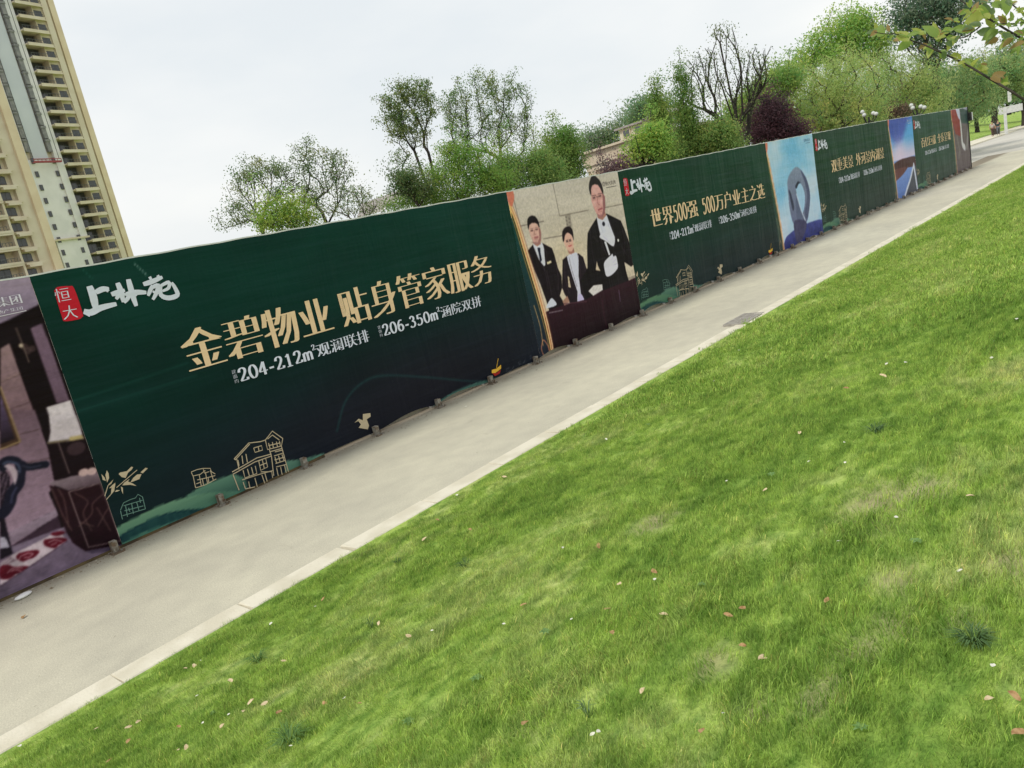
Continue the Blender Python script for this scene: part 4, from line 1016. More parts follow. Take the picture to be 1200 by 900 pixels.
cv.line(zL([(285, 520), (250, 640), (210, 770)]), .13, (206, 210, 226), .95, smooth=False); cv.line(zL([(285, 520), (300, 620), (316, 730)]), .2, (196, 200, 218), .95, smooth=False)
paint_ribbon(cv, 33.66, ((26, 74, 50), (54, 68, 62)))
soften(cv, 1, .09, 70)
t = hoarding('hoarding_section', 'banner with a picture of a blue lake at dusk under a pink and blue sky', cv.x[0]-.003, 37.396)
bn = banner('banner', cv, t); small_mark(bn, 36.65, 3.02, .12, '恒大集团', ink('sky_ink', (190, 200, 230))); posts(t, 33.71, 37.39)

# ---- picture 4: faded red and grey drapery at the far end
cv = Canvas(45.001, 48.9, 0, 3.05, .05, .03)
cv.A[:] = (92, 80, 84); zE = lambda L_: P_(L_, 15.0, 1060, 125)
cv.poly(zE([(790, 60), (880, 50), (970, 290), (990, 560), (900, 520), (850, 330)]), (136, 46, 46), (120, 44, 44), smooth=False)
cv.poly(zE([(880, 50), (960, 40), (985, 300), (950, 260)]), (180, 180, 204), smooth=False)
cv.poly(zE([(965, 40), (1120, 20), (1130, 350), (1000, 330)]), (46, 66, 66), smooth=False); cv.poly(zE([(1020, 40), (1100, 25), (1110, 120), (1040, 100)]), (150, 146, 170), smooth=False)
cv.line(zE([(985, 330), (1000, 480), (1020, 680), (1060, 740)]), .32, (196, 194, 198), .9); cv.line(zE([(1130, 380), (1110, 600), (1095, 740)]), .25, (150, 150, 150), .6)
cv.line(zE([(930, 600), (970, 780), (960, 900)]), .3, (120, 112, 108), .5)
paint_ribbon(cv, 44.95, ((44, 92, 72), (64, 82, 72)))
soften(cv, 1, .09, 45)
t = hoarding('hoarding_section', 'last banner with faded red and grey drapery at the far end of the row', cv.x[0]-.003, 48.905)
bn = banner('banner', cv, t); posts(t, 45.01, 48.9)
MB().box((48.91, YF-.03, 0), (48.97, YF+.08, 3.25)).build('end_post', IRON, t)
fl = thing('floodlight', 'black floodlight with a white face fixed to the far end of the hoarding', 'lamp', (48.97, YF-.1, 2.3))
MB().box((49.0, YF-.18, 2.5), (49.25, YF+.1, 2.95)).box((48.97, YF-.05, 2.7), (49.0, YF+.02, 2.76)).build('housing', IRON, fl)
MB().box((49.02, YF-.2, 2.52), (49.2, YF-.185, 2.93)).build('lens', HEM, fl)
MB().box((-1.4, 8.9, 0), (49.2, 9.25, .09)).build('plinth', CONC, None); tag(bpy.data.objects['plinth'], 'low pale concrete plinth running behind the foot of the hoarding', 'plinth')

# ------------------------------------------------------------------ apartment towers far behind
CREAM = pmat('cream_render', (.66, .57, .43), .85, (.72, .64, .50), .3, .1, 3)
SAND = pmat('sand_render', (.72, .58, .40), .85, (.78, .65, .46), .3)
PALEW = pmat('pale_white_render', (.74, .73, .73), .85, (.83, .81, .81), .25, .1, 3)
GREYP = pmat('pale_grey_render', (.60, .63, .68), .8, (.66, .69, .73), .12)
DARKP = pmat('grey_cladding', (.22, .22, .225), .7, (.30, .295, .29), 1.2)
def glassmat(name, c):
    m, n, l, b = newmat(name); b.inputs['Base Color'].default_value = (*c, 1); b.inputs['Roughness'].default_value = .12; b.inputs['Specular IOR Level'].default_value = .6; return m
GLS = glassmat('window_glass', (.06, .065, .075)); FRM = pmat('window_frame_paint', (.10, .09, .08), .6); RECESS_SHADE = pmat('recess_wall', (.30, .27, .22), .9, (.22, .20, .17), 1)  # recess tone darker than the cream: shade inside recesses is put into its colour
RAILM = pmat('balcony_rail_paint', (.10, .11, .11), .5)
_d = ray(1020, 164); _d[2] = 0; _d /= np.linalg.norm(_d); _n = np.array([-_d[1], _d[0], 0])
def frame_at(px, py, D):
    P = at(px, py, D); P[2] = 0
    def M(v): return tuple(P+_d*v[0]+_n*v[1]+np.array([0, 0, v[2]]))
    return P, M
_ang = math.atan2(_d[1], _d[0])
def window_mesh(w_, h_, nx_=2, name='window'):
    m = MB(); e = .07
    m.box((0, -.06, 0), (w_, .02, e)).box((0, -.06, h_-e), (w_, .02, h_))
    for k in range(nx_+1): x = k*(w_-e)/nx_; m.box((x, -.055, e), (x+e, .015, h_-e))
    return m.mesh('window', FRM), MB().box((e, -.03, e), (w_-e, 0, h_-e)).mesh('pane', GLS)
def put_window(t, wm, M, P, s, z, dep=0.0):
    o = inst('window', wm[0], M((s, dep, z)), t, rot=(0, 0, _ang))
    p = bpy.data.objects.new('pane', wm[1]); COL.objects.link(p); p.parent = o
P0, M = frame_at(142, 254, 216)
tw = thing('apartment_tower', 'tall cream apartment tower with a pale central strip and stacked balconies', 'tower', P0, 'apartment towers behind the hoarding')
NF, FH = 33, 3.0; HT = NF*FH
b = MB(); b.box((-20.5, 0, 0), (-19.1, 16, HT), M); b.box((-6.3, .15, 0), (-3.6, 16, HT), M); b.box((-19.1, .8, 0), (-11.0, 16, HT+3), M)
b.build('wall', CREAM, tw)
MB().box((-11.0, 1.9, 0), (-6.3, 16, HT-.5), M).build('recess_wall', RECESS_SHADE, tw)
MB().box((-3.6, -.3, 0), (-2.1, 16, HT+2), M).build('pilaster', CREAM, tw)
MB().box((-2.1, .5, 0), (-1.5, 16, HT+1), M).build('groove', RECESS_SHADE, tw)
MB().box((-1.5, -.1, 0), (0, 16, HT+1), M).build('pilaster', SAND, tw)
MB().box((-19.1, .3, 19.4), (-11.0, .8, 37.5), M).build('white_panel', PALEW, tw)
MB().box((-18.7, .2, 0), (-11.3, .8, 19.0), M).build('white_panel', PALEW, tw)
MB().box((-17.6, .2, 37.7), (-13.9, .8, HT+3), M).build('grey_panel', GREYP, tw)
MB().box((-12.5, -.1, 19.4), (-10.7, 1.6, HT+2), M).build('white_strip', PALEW, tw)
MB().box((-20.3, -.1, 19.4), (-19.1, .8, HT+2), M).build('white_strip', PALEW, tw)
MB().box((-20.4, -.4, 19.0), (-10.4, .8, 19.4), M).build('ledge', CREAM, tw)
LV = MB().box((0, -.25, .2), (.95, .5, 2.5)).box((-.1, -.4, 2.5), (1.05, .5, 3.0)).mesh('louvre_bay', DARKP)
for f_ in range(13, NF):
    for s in (-18.9, -13.5): inst('louvre_bay', LV, M((s, 0, f_*FH)), tw, rot=(0, 0, _ang))
wS = window_mesh(.8, 1.3, 1); wM_ = window_mesh(1.9, 1.5, 2); wL = window_mesh(3.6, 2.5, 3)
BAL = MB().box((0, -1.3, 0), (6.1, 1.9, .28)).box((0, -1.35, -.3), (6.1, -1.15, .40)).box((6.1, -.5, 0), (7.0, .15, .2)).mesh('balcony', CREAM)
RL = MB()
for k in range(10): RL.box((.1+k*.66, -1.0, .45), (.16+k*.66, -.94, 1.15))
RL.box((.1, -1.02, 1.15), (6.1, -.92, 1.22)); RL = RL.mesh('balcony_rail', RAILM)
FIN = MB().box((4.35, -.2, .3), (4.6, 1.9, 3.0)).mesh('fin', CREAM)
for f_ in range(2, NF):
    z = f_*FH
    o = inst('balcony', BAL, M((-10.7, 0, z)), tw, rot=(0, 0, _ang)); r_ = bpy.data.objects.new('balcony_rail', RL); COL.objects.link(r_); r_.parent = o
    inst('fin', FIN, M((-10.7, 0, z)), tw, rot=(0, 0, _ang))
    put_window(tw, wL, M, P0, -10.3, z+.3, 1.85); put_window(tw, wM_, M, P0, -5.85, z+.75, .12)
    if f_ < 13:
        put_window(tw, wS, M, P0, -18.3, z+.6, .15); put_window(tw, wS, M, P0, -13.3, z+.6, .15)
gd = thing('window_cleaning_cradle', 'red suspended work cradle hanging on the front of the cream tower', 'cradle', M((-18.6, -.9, 36.6)))
c_ = MB(); c_.box((-18.6, -1.3, 36.6), (-11.9, -.6, 36.75), M); c_.box((-18.6, -1.33, 37.3), (-11.9, -1.27, 37.45), M)
for q_ in range(8): c_.box((-18.6+q_*.94, -1.33, 36.75), (-18.5+q_*.94, -1.27, 37.3), M)
c_.box((-18.6, -1.32, 36.75), (-11.9, -1.28, 36.95), M); c_.build('platform', pmat('red_paint', (.36, .08, .09), .6), gd)
c_ = MB()
for s in (-18.4, -12.2): c_.box((s, -1.0, 37.5), (s+.08, -.92, HT+3), M)
c_.build('cable', IRON, gd)
# nearer tower at the very left
P1, M = frame_at(53, 254, 180)
t2 = thing('apartment_tower', 'sand coloured apartment tower cut by the left edge of the photograph', 'tower', P1, 'apartment towers behind the hoarding')
N2 = 17
b = MB(); b.box((-40, 1.0, 0), (-4.0, 14, 52), M).build('wall', CREAM, t2)
MB().box((-1.7, -.4, 0), (0, 14, 52), M).build('corner_strip', SAND, t2)
MB().box((-4.0, .2, 0), (-1.7, 14, 51), M).build('wall_strip', CREAM, t2)
BAL2 = MB().box((0, -1.5, -.1), (8.2, 1.0, .3)).box((0, -1.6, .3), (8.2, -1.4, .75)).mesh('balcony', CREAM)
LED = MB().box((0, -.6, 0), (3.6, .9, .35)).box((.4, -.8, -.5), (3.0, .2, 0)).mesh('window_ledge', CREAM)
RL2 = MB()
for k in range(9): RL2.box((2.4+k*.62, -1.2, .7), (2.47+k*.62, -1.14, 1.5))
RL2 = RL2.box((2.4, -1.2, 1.5), (7.5, -1.12, 1.58)).mesh('balcony_rail', RAILM)
FIN2 = MB().box((-.2, -1.0, .3), (.25, 1, 2.9)).mesh('fin', CREAM)
for f_ in range(2, N2):
    z = f_*FH+1.2
    for s0 in (-16.4, -28.5):
        o = inst('balcony', BAL2, M((s0, 0, z)), t2, rot=(0, 0, _ang)); r_ = bpy.data.objects.new('balcony_rail', RL2); COL.objects.link(r_); r_.parent = o
        inst('fin', FIN2, M((s0+8.3, 0, z)), t2, rot=(0, 0, _ang))
        put_window(t2, wL, M, P1, s0+3.0, z+.35, .95); put_window(t2, wM_, M, P1, s0+9.4, z+.8, .95)
    inst('window_ledge', LED, M((-7.2, 0, z)), t2, rot=(0, 0, _ang))
    put_window(t2, wM_, M, P1, -7.0+.3, z+.7, .93)
MB().box((-17.5, -2.6, 10.2), (-1.0, 1.0, 11.1), M).build('podium_roof', CREAM, t2)
MB().box((-40, -2.0, 0), (-.8, 1.0, 7.2), M).build('podium', CREAM, t2)

# ------------------------------------------------------------------ villa behind the hoarding
STONE = pmat('villa_stone', (.52, .41, .27), .85, (.60, .49, .34), 2.2, .2, 12)
STONE2 = pmat('villa_cornice', (.54, .45, .34), .85, (.60, .52, .40), 2.2)
ROOFM = pmat('roof_tiles', (.27, .25, .24), .8, (.36, .33, .31), 3, .5, 12)
va = at(681, 180, 47); zc = va[2]
eb = ray(744, 160); Db = (zc-CAM_H)/(eb[2]/np.hypot(eb[0], eb[1])); vb = at(744, 160, Db)
vd = vb-va; vd[2] = 0; vl = np.linalg.norm(vd); vd /= vl; vn = np.array([-vd[1], vd[0], 0])
if vn@va < 0: vn = -vn
va[2] = 0
def MV(v): return tuple(va+vd*v[0]+vn*v[1]+np.array([0, 0, v[2]]))
vt = thing('villa', 'sand coloured stone villa with a cornice and small attic windows, behind the hoarding', 'house', va)
ln = vl*1.22
print('villa', vl, zc)
MB().box((.08, .2, 0), (ln, 6, zc-1.15), MV).build('wall', STONE, vt)
c_ = MB(); c_.box((.1, .1, zc-1.15), (ln+.2, 6.2, zc-.85), MV); c_.box((0, 0, zc-.85), (ln+.3, 6.3, zc-.12), MV); c_.box((-.2, -.2, zc-.12), (ln+.5, 6.5, zc), MV); c_.build('cornice', STONE2, vt)
MB().box((.5, .1, 0), (1.0, .2, zc-1.15), MV).build('pilaster', STONE2, vt)
MB().box((ln*.24, .16, 2.0), (ln*.80, .21, zc-1.45), MV).build('window', GLS, vt)
pa = at(713, 155, 40)
a0 = vl*.56; za1 = zc+.68
MB().box((a0, .8, zc), (ln-.6, 2.4, za1), MV).build('attic', pmat('attic_render', (.50, .47, .36), .85, (.58, .55, .43), 3), vt)
MB().box((a0-.2, .6, za1), (ln-.4, 2.6, za1+.1), MV).build('attic_roof', ROOFM, vt)
for s in (a0+vl*.08, a0+vl*.28):
    MB().box((s-.08, .74, zc+.14), (s+.62, .8, zc+.60), MV).build('window_surround', STONE2, vt)
    MB().box((s, .72, zc+.2), (s+.54, .745, zc+.54), MV).build('window', GLS, vt)
r_ = MB(); r_.add([MV(p) for p in [(a0+vl*.45, .5, za1+.12), (ln+.2, .5, za1+.12), (ln+.2, 3, za1+.12), (a0+vl*.45, 3, za1+.12), (a0+vl*.62, 1.8, za1+.4), (ln-.2, 1.8, za1+.4)]], [(0, 1, 5, 4), (1, 2, 5), (2, 3, 4, 5), (3, 0, 4), (3, 2, 1, 0)])
r_.build('roof', ROOFM, vt)

# low roof with a lattice gable behind the trees in the middle
pr_ = at(455, 246, 38); 
gr = thing('greenhouse_roof', 'small pale lattice sided roof just showing above the hoarding between thin trees', 'roof', (pr_[0], pr_[1], 0))
c_ = MB(); A0 = at(447, 248, 38); B0 = at(482, 222, 38); C0 = at(525, 207, 38); D0 = at(530, 235, 38)
c_.tube([A0, at(462, 236, 38), B0], .05); c_.tube([B0, C0], .07); c_.tube([(B0[0], B0[1], 0), B0], .05); c_.tube([(C0[0], C0[1], 0), C0], .05); c_.tube([(A0[0], A0[1], 0), A0], .05)
for k in range(9):
    q = A0+(B0-A0)*(k+.5)/9; c_.tube([(q[0], q[1], 1.5), q], .02, 4); c_.tube([q, (q+.2*(B0-A0))*[1, 1, 0]+[0, 0, A0[2]-.6]], .018, 4)
c_.build('frame', GALV, gr)
q = MB(); q.add([A0+[0, .1, 0], B0+[0, .1, 0], C0+[0, .1, 0], (C0[0], C0[1]+.1, A0[2]), (A0[0], A0[1]+.1, A0[2]-.6), A0+[0, 2, 0], B0+[0, 4, 0], C0+[0, 4, 0]], [(1, 2, 7, 6), (0, 1, 6, 5)]); q.build('roof_sheet', ROOFM, gr)

# ------------------------------------------------------------------ trees
def leafmat(name, c, trans=.6):
    m, n, l, b = newmat(name)
    a = n.new('ShaderNodeAttribute'); a.attribute_name = 'col'
    l.new(a.outputs['Color'], b.inputs['Base Color']); b.inputs['Roughness'].default_value = .55; b.inputs['Specular IOR Level'].default_value = .25
    tr = n.new('ShaderNodeBsdfTranslucent'); l.new(a.outputs['Color'], tr.inputs['Color'])
    ms = n.new('ShaderNodeMixShader'); ms.inputs[0].default_value = trans
    l.new(b.outputs[0], ms.inputs[1]); l.new(tr.outputs[0], ms.inputs[2]); l.new(ms.outputs[0], n['Material Output'].inputs['Surface'])
    return m
LEAF = leafmat('leaves', None)
def tree(name, label, cat, D, trunk, blobs, ntip, nleaf, ls, col, seed, spread=.3, surf=.0, tr=.12, group=None, bark=None, droop=0, var=.2, depth=1.0, twig=.012, up=.35, aspect=.6, bare_tips=0, base_z=0.0, limbs=(), rise=.45):
    """trunk: outline points (px,py) from the base up; blobs: (px, py, radius px[, radius py]) of the crown, all at distance D"""
    r_ = np.random.default_rng(seed)
    k = 1/FPX
    Tk = [at(px, py, D) for px, py in trunk]
    base = np.array([Tk[0][0], Tk[0][1], base_z])
    tnodes = [base]+Tk
    nodes = []; par = []
    for i, p in enumerate(tnodes):
        if i == 0: nodes.append(p); par.append(-1)
        else:
            q = tnodes[i-1]; m_ = max(1, int(np.linalg.norm(p-q)/.5))
            for j in range(1, m_+1): par.append(len(nodes)-1); nodes.append(q+(p-q)*j/m_+(r_.normal(0, .02, 3) if j < m_ else 0))
    for lb in limbs:
        Lp = [at(px, py, D+dd) for (px, py), dd in zip(lb, np.linspace(0, r_.uniform(-1.2, 1.2), len(lb)))]
        j = int(np.argmin(np.linalg.norm(np.array(nodes)-Lp[0], axis=1)))
        for p in Lp[(1 if np.linalg.norm(nodes[j]-Lp[0]) < .3 else 0):]:
            q = nodes[j]; m_ = max(1, int(np.linalg.norm(p-q)/.45))
            for s in range(1, m_+1): par.append(j); nodes.append(q+(p-q)*s/m_+r_.normal(0, .012, 3)); j = len(nodes)-1
    ntrunk = len(nodes)
    # tips
    vol = np.array([b_[2]*(b_[3] if len(b_) > 3 else b_[2])**1.0 for b_ in blobs]); pick = r_.choice(len(blobs), ntip, p=vol/vol.sum())
    ph1 = r_.uniform(0, 6, len(blobs)); ph2 = r_.uniform(0, 6, len(blobs))
    tips = []
    right = R@np.array([1., 0, 0]); upv = np.array([0, 0, 1.]); 
    for i in pick:
        b_ = blobs[i]; c = at(b_[0], b_[1], D); sl_ = np.linalg.norm((c-CAM))*k
        rx = b_[2]*sl_; rz = (b_[3] if len(b_) > 3 else b_[2])*sl_
        v = r_.normal(size=3); v /= np.linalg.norm(v); rad = max(r_.random()**(1/3), 0 if r_.random() > surf else .75+.25*r_.random())
        az_ = math.atan2(v[1], v[0]); lobe = min(1.42, 1+.20*math.sin(3*az_+ph1[i])+.18*math.sin(2*v[2]*3+ph2[i])+.12*r_.normal())
        tips.append(c+v*rad*lobe*np.array([rx, rx*depth, rz]))
    if not bare_tips and droop == 0 and surf < .3:      # upright leading shoots break the outline
        for i in range(len(tips)):
            if r_.random() < .16: tips[i][2] += abs(r_.normal(0, .30))*(1+D/60)
    tips = np.array(tips); tips[:, 2] = np.maximum(tips[:, 2], .6+base_z)
    start = nodes[min(len(tnodes)+2, ntrunk-1)]
    order = np.argsort(np.linalg.norm(tips-start, axis=1))
    tipnodes = []
    for o_ in order:
        tp = tips[o_]; A = np.array(nodes); lo = max(1, len(tnodes)//3)
        hd = np.hypot(A[:, 0]-tp[0], A[:, 1]-tp[1]); d = np.linalg.norm(A-tp, axis=1)+np.maximum(0, (rise*hd if droop == 0 else 0)-(tp[2]-A[:, 2])+.05)*(1.4 if droop == 0 else .3); d[:lo] += 50
        j = int(np.argmin(d)); q = A[j]; m_ = max(1, int(np.linalg.norm(tp-q)/.45)); prev = j
        for s in range(1, m_+1):
            t = s/m_; p = q+(tp-q)*t; p[2] += -.07*np.linalg.norm(tp-q)*math.sin(math.pi*t)*(1 if tp[2] > q[2] else -1)
            if s < m_: p = p+r_.normal(0, .022, 3)
            par.append(prev); nodes.append(p); prev = len(nodes)-1
        tipnodes.append(prev)
    n_ = len(nodes); cnt = np.zeros(n_)
    for t_ in tipnodes: cnt[t_] += 1
    for i in range(n_-1, 0, -1): cnt[par[i]] += cnt[i]
    nodes = np.array(nodes); parr = np.array(par); isroot = parr < 0; last = np.zeros(len(nodes), bool); last[tipnodes] = True
    kk = np.bincount(parr[1:], minlength=len(nodes))
    for _ in range(3):
        sm = np.zeros_like(nodes); np.add.at(sm, parr[1:], nodes[1:]); mc = np.where(kk[:, None] > 0, sm/np.maximum(kk[:, None], 1), nodes)
        nn_ = .4*nodes+.3*nodes[np.maximum(parr, 0)]+.3*mc; keep_ = isroot | (kk == 0) | (np.arange(len(nodes)) < len(tnodes)+2); nodes = np.where(keep_[:, None], nodes, nn_)
    n_ = len(nodes)
    rad = np.maximum(twig, tr*np.sqrt(cnt/cnt[0])); rad[:2] *= 1.15
    V = []; F = []
    for i in range(1, n_):
        a = nodes[par[i]]; b_ = nodes[i]; t = b_-a; L_ = np.linalg.norm(t)
        if L_ < 1e-5: continue
        t = t/L_; u = np.cross(t, [0, 0, 1.] if abs(t[2]) < .9 else [1., 0, 0]); u /= np.linalg.norm(u); v = np.cross(t, u)
        ns_ = 6 if rad[i] > .04 else 3; r0 = rad[par[i]] if par[i] > 0 and cnt[par[i]] < cnt[i]*2.2 else rad[i]*1.15; r0 = min(r0, rad[i]*1.6); b0 = len(V)
        for (c, rr) in ((a-t*r0*.3, r0), (b_, rad[i])):
            for q in range(ns_): V.append(c+rr*(math.cos(2*math.pi*q/ns_)*u+math.sin(2*math.pi*q/ns_)*v))
        F += [(b0+q, b0+(q+1) % ns_, b0+ns_+(q+1) % ns_, b0+ns_+q) for q in range(ns_)]
    th = thing(name, label, cat, base, group)
    mk('trunk', V, F, bark or BARK, th, smooth=True)
    # leaves
    tn = np.array([nodes[t_] for t_ in tipnodes])
    if bare_tips: tn = tn[r_.random(len(tn)) > bare_tips]
    rp = np.maximum(2, ((1.5 if nleaf > 36 else 1.25)*nleaf*r_.uniform(.35, 1.65, len(tn)))).astype(int); C = np.repeat(tn, rp, 0); n_ = len(C)
    off = np.clip(r_.normal(0, 1, (n_, 3)), -1.55, 1.55)*np.repeat(spread*r_.uniform(.6, 1.4, len(tn)), rp)[:, None]; off[:, 2] *= .7
    if droop: off[:, 2] = off[:, 2]*.6-np.abs(r_.normal(0, droop, n_)); off[:, :2] *= .75
    C = C+off; C[:, 2] = np.maximum(C[:, 2], .15+base_z)
    a = r_.normal(size=(n_, 3)); a[:, 2] -= (.3 if not droop else 1.2); a /= np.linalg.norm(a, axis=1)[:, None]
    nn = r_.normal(size=(n_, 3)); nn[:, 2] += up*2; b_ = np.cross(nn, a); b_ /= np.linalg.norm(b_, axis=1)[:, None]+1e-9
    s = ls*.70*r_.uniform(.6, 1.3, n_)[:, None]
    Vv = np.stack([C-a*s*.5, C+b_*s*aspect*.5, C+a*s*.5, C-b_*s*aspect*.5], 1).reshape(-1, 3)
    Fv = np.arange(n_*4).reshape(-1, 4)
    tint = np.repeat(r_.normal(0, 1, (len(tn), 1)), rp, 0); 
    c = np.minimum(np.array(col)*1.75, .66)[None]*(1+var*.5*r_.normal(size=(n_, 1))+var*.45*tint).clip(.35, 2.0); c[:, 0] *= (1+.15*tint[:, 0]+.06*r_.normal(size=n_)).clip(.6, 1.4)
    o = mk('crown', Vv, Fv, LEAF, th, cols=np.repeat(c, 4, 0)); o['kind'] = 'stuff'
    return th
G1 = (.12, .165, .065); G2 = (.20, .28, .06); G3 = (.16, .25, .055); GW = (.27, .34, .12); GB = (.085, .125, .060); PU = (.075, .042, .050)
BG = 'trees behind the hoarding'
# left pair of thin trees
tree('robinia', 'thin crooked tree with a sparse crown, leftmost above the hoarding', 'tree', 28, [(308, 272), (304, 262), (299, 245), (301, 225), (302, 205)], [(305, 196, 28, 15), (288, 205, 16, 14), (322, 210, 20, 16), (278, 222, 10, 12), (326, 232, 12, 10), (340, 218, 8, 8), (290, 245, 25, 14), (272, 262, 14, 12)], 170, 30, .095, G1, 1, .14, .5, .07, BG, BARKD, twig=.010, limbs=[[(305, 258), (312, 244), (320, 225), (322, 212), (317, 202)], [(301, 225), (292, 212)]])
tree('robinia', 'second thin tree from the left with an airy upright crown', 'tree', 28, [(380, 262), (378, 245), (374, 225), (370, 205)], [(362, 178, 18, 14), (384, 192, 22, 18), (352, 200, 14, 16), (400, 206, 12, 12), (375, 222, 22, 14), (404, 225, 10, 12), (358, 232, 14, 10)], 190, 26, .095, G1, 2, .14, .5, .07, BG, BARKD, twig=.010, limbs=[[(378, 240), (366, 228), (358, 215)], [(375, 222), (385, 208), (392, 196)]])
tree('shrub', 'leafy yellow green shrub between the two thin trees at the left', 'shrub', 24, [(330, 270), (330, 258)], [(322, 254, 16, 14), (345, 252, 16, 16), (312, 262, 10, 10), (360, 262, 14, 8)], 110, 45, .10, G2, 3, .22, 0, .05, BG)
tree('shrub', 'pale spindly shrub just right of the second thin tree', 'shrub', 26, [(415, 258), (415, 250)], [(400, 240, 14, 14), (422, 235, 11, 20), (438, 243, 7, 12), (385, 248, 14, 12)], 90, 20, .09, (.16, .20, .09), 4, .2, 0, .04, BG)
# middle group
tree('robinia', 'leaning twin stemmed tree with a high clumped crown, left of the widest crown', 'tree', 32, [(508, 232), (500, 215), (492, 195), (484, 170), (482, 150)], [(470, 112, 24, 14), (490, 110, 18, 14), (456, 130, 14, 14), (480, 138, 24, 16), (503, 125, 9, 12), (468, 155, 14, 12), (490, 160, 12, 10), (470, 185, 12, 6), (474, 206, 14, 8)], 300, 34, .105, (.125, .17, .06), 5, .14, .35, .09, BG, BARKD, limbs=[[(508, 225), (515, 208), (500, 177), (497, 154), (495, 130)], [(484, 172), (474, 146), (462, 130)]])
tree('robinia', 'wide rounded airy tree with many fine upright branches, the broadest above the hoarding', 'tree', 34, [(592, 200), (588, 186), (582, 172), (577, 158)], [(560, 96, 22, 12), (590, 104, 20, 14), (540, 118, 18, 18), (606, 122, 20, 18), (575, 125, 26, 18), (530, 140, 14, 14), (615, 148, 12, 10), (560, 150, 28, 16), (600, 155, 20, 14), (540, 165, 12, 12), (524, 122, 8, 14), (622, 166, 8, 8)], 420, 26, .105, (.125, .18, .06), 6, .14, .45, .10, BG, BARKD, limbs=[[(586, 182), (578, 170), (574, 154), (565, 134), (556, 112)], [(580, 172), (587, 157), (603, 139)], [(580, 170), (585, 134), (588, 116)], [(586, 184), (567, 176), (551, 159), (538, 136)], [(582, 175), (596, 165), (612, 150)]])
tree('broadleaf_tree', 'dark leafed low tree under the leaning twin stemmed tree', 'tree', 27, [(490, 236), (488, 226)], [(478, 208, 16, 10), (472, 218, 14, 10), (495, 222, 16, 12), (466, 230, 6, 4)], 130, 34, .10, (.09, .135, .05), 7, .2, .2, .05, BG)
tree('broadleaf_tree', 'yellow green leafy tree filling the space below the widest crown', 'tree', 28, [(545, 215), (545, 200)], [(535, 182, 16, 14), (550, 196, 26, 18), (520, 205, 18, 16), (575, 205, 22, 16), (500, 225, 26, 14), (525, 178, 10, 8), (470, 240, 24, 8), (545, 224, 34, 12), (585, 216, 26, 12), (510, 234, 26, 10)], 330, 55, .10, G3, 8, .22, .1, .07, BG)
tree('broadleaf_tree', 'soft green bushy tree right of the wide airy crown', 'tree', 30, [(615, 212), (614, 195)], [(600, 196, 24, 18), (622, 192, 22, 20), (640, 200, 16, 16), (585, 205, 16, 12), (615, 212, 28, 10), (645, 208, 22, 10)], 280, 55, .10, (.17, .25, .075), 9, .22, .1, .07, BG)
tree('broadleaf_tree', 'dense round dark green tree left of the villa', 'tree', 33, [(660, 205), (660, 190)], [(655, 176, 22, 20), (668, 188, 14, 18), (646, 195, 20, 16), (660, 165, 12, 12), (662, 204, 20, 12)], 280, 62, .11, (.14, .22, .055), 10, .22, .1, .08, BG)
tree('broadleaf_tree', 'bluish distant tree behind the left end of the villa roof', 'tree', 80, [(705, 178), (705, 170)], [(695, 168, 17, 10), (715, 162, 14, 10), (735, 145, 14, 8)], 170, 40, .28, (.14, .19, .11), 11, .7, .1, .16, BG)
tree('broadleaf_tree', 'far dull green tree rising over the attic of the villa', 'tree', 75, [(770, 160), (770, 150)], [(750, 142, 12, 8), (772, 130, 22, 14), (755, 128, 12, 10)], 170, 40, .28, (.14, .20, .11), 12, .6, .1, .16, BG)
# right of villa
tree('plum_tree', 'purple leafed shrub in front of the villa wall', 'shrub', 24, [(728, 203), (728, 198)], [(728, 198, 20, 8), (712, 203, 10, 6), (745, 196, 14, 8)], 110, 40, .08, (.14, .09, .095), 13, .15, .1, .04, BG)
tree('pollard_tree', 'bright green tree with thick pollarded limbs beside the villa', 'tree', 23, [(756, 196), (752, 188), (748, 178)], [(748, 176, 10, 7), (762, 168, 12, 9), (774, 172, 12, 12), (766, 155, 9, 7)], 130, 44, .10, (.22, .31, .07), 14, .2, .1, .13, BG, BARKD, limbs=[[(756, 192), (741, 182), (733, 174)], [(754, 190), (762, 178), (763, 166)], [(752, 188), (746, 172), (744, 160)]])
tree('columnar_tree', 'slender columnar green tree with bare top twigs, right of the villa', 'tree', 25, [(778, 190), (777, 165), (774, 140), (771, 118), (770, 100)], [(776, 170, 11, 20), (774, 140, 9, 16), (771, 120, 6, 10), (770, 102, 4, 7), (782, 180, 13, 12)], 220, 45, .09, (.14, .21, .055), 15, .16, .1, .05, BG, BARKD)
tree('columnar_tree', 'taller columnar green tree with tiered tufts at its top', 'tree', 27, [(808, 186), (806, 160), (803, 135), (800, 112), (797, 92)], [(806, 168, 14, 20), (803, 142, 12, 14), (800, 126, 8, 7), (798, 106, 8, 5), (797, 88, 9, 6), (812, 110, 9, 5), (790, 175, 12, 14)], 260, 45, .09, (.12, .19, .05), 16, .16, .1, .06, BG, BARKD)
tree('shrub', 'low mixed green shrubs at the foot of the bare branched tree', 'shrub', 27, [(828, 182), (828, 175)], [(825, 168, 16, 14), (842, 160, 14, 20), (815, 180, 14, 8), (855, 168, 12, 12)], 200, 44, .10, (.17, .24, .07), 17, .22, .1, .05, BG)
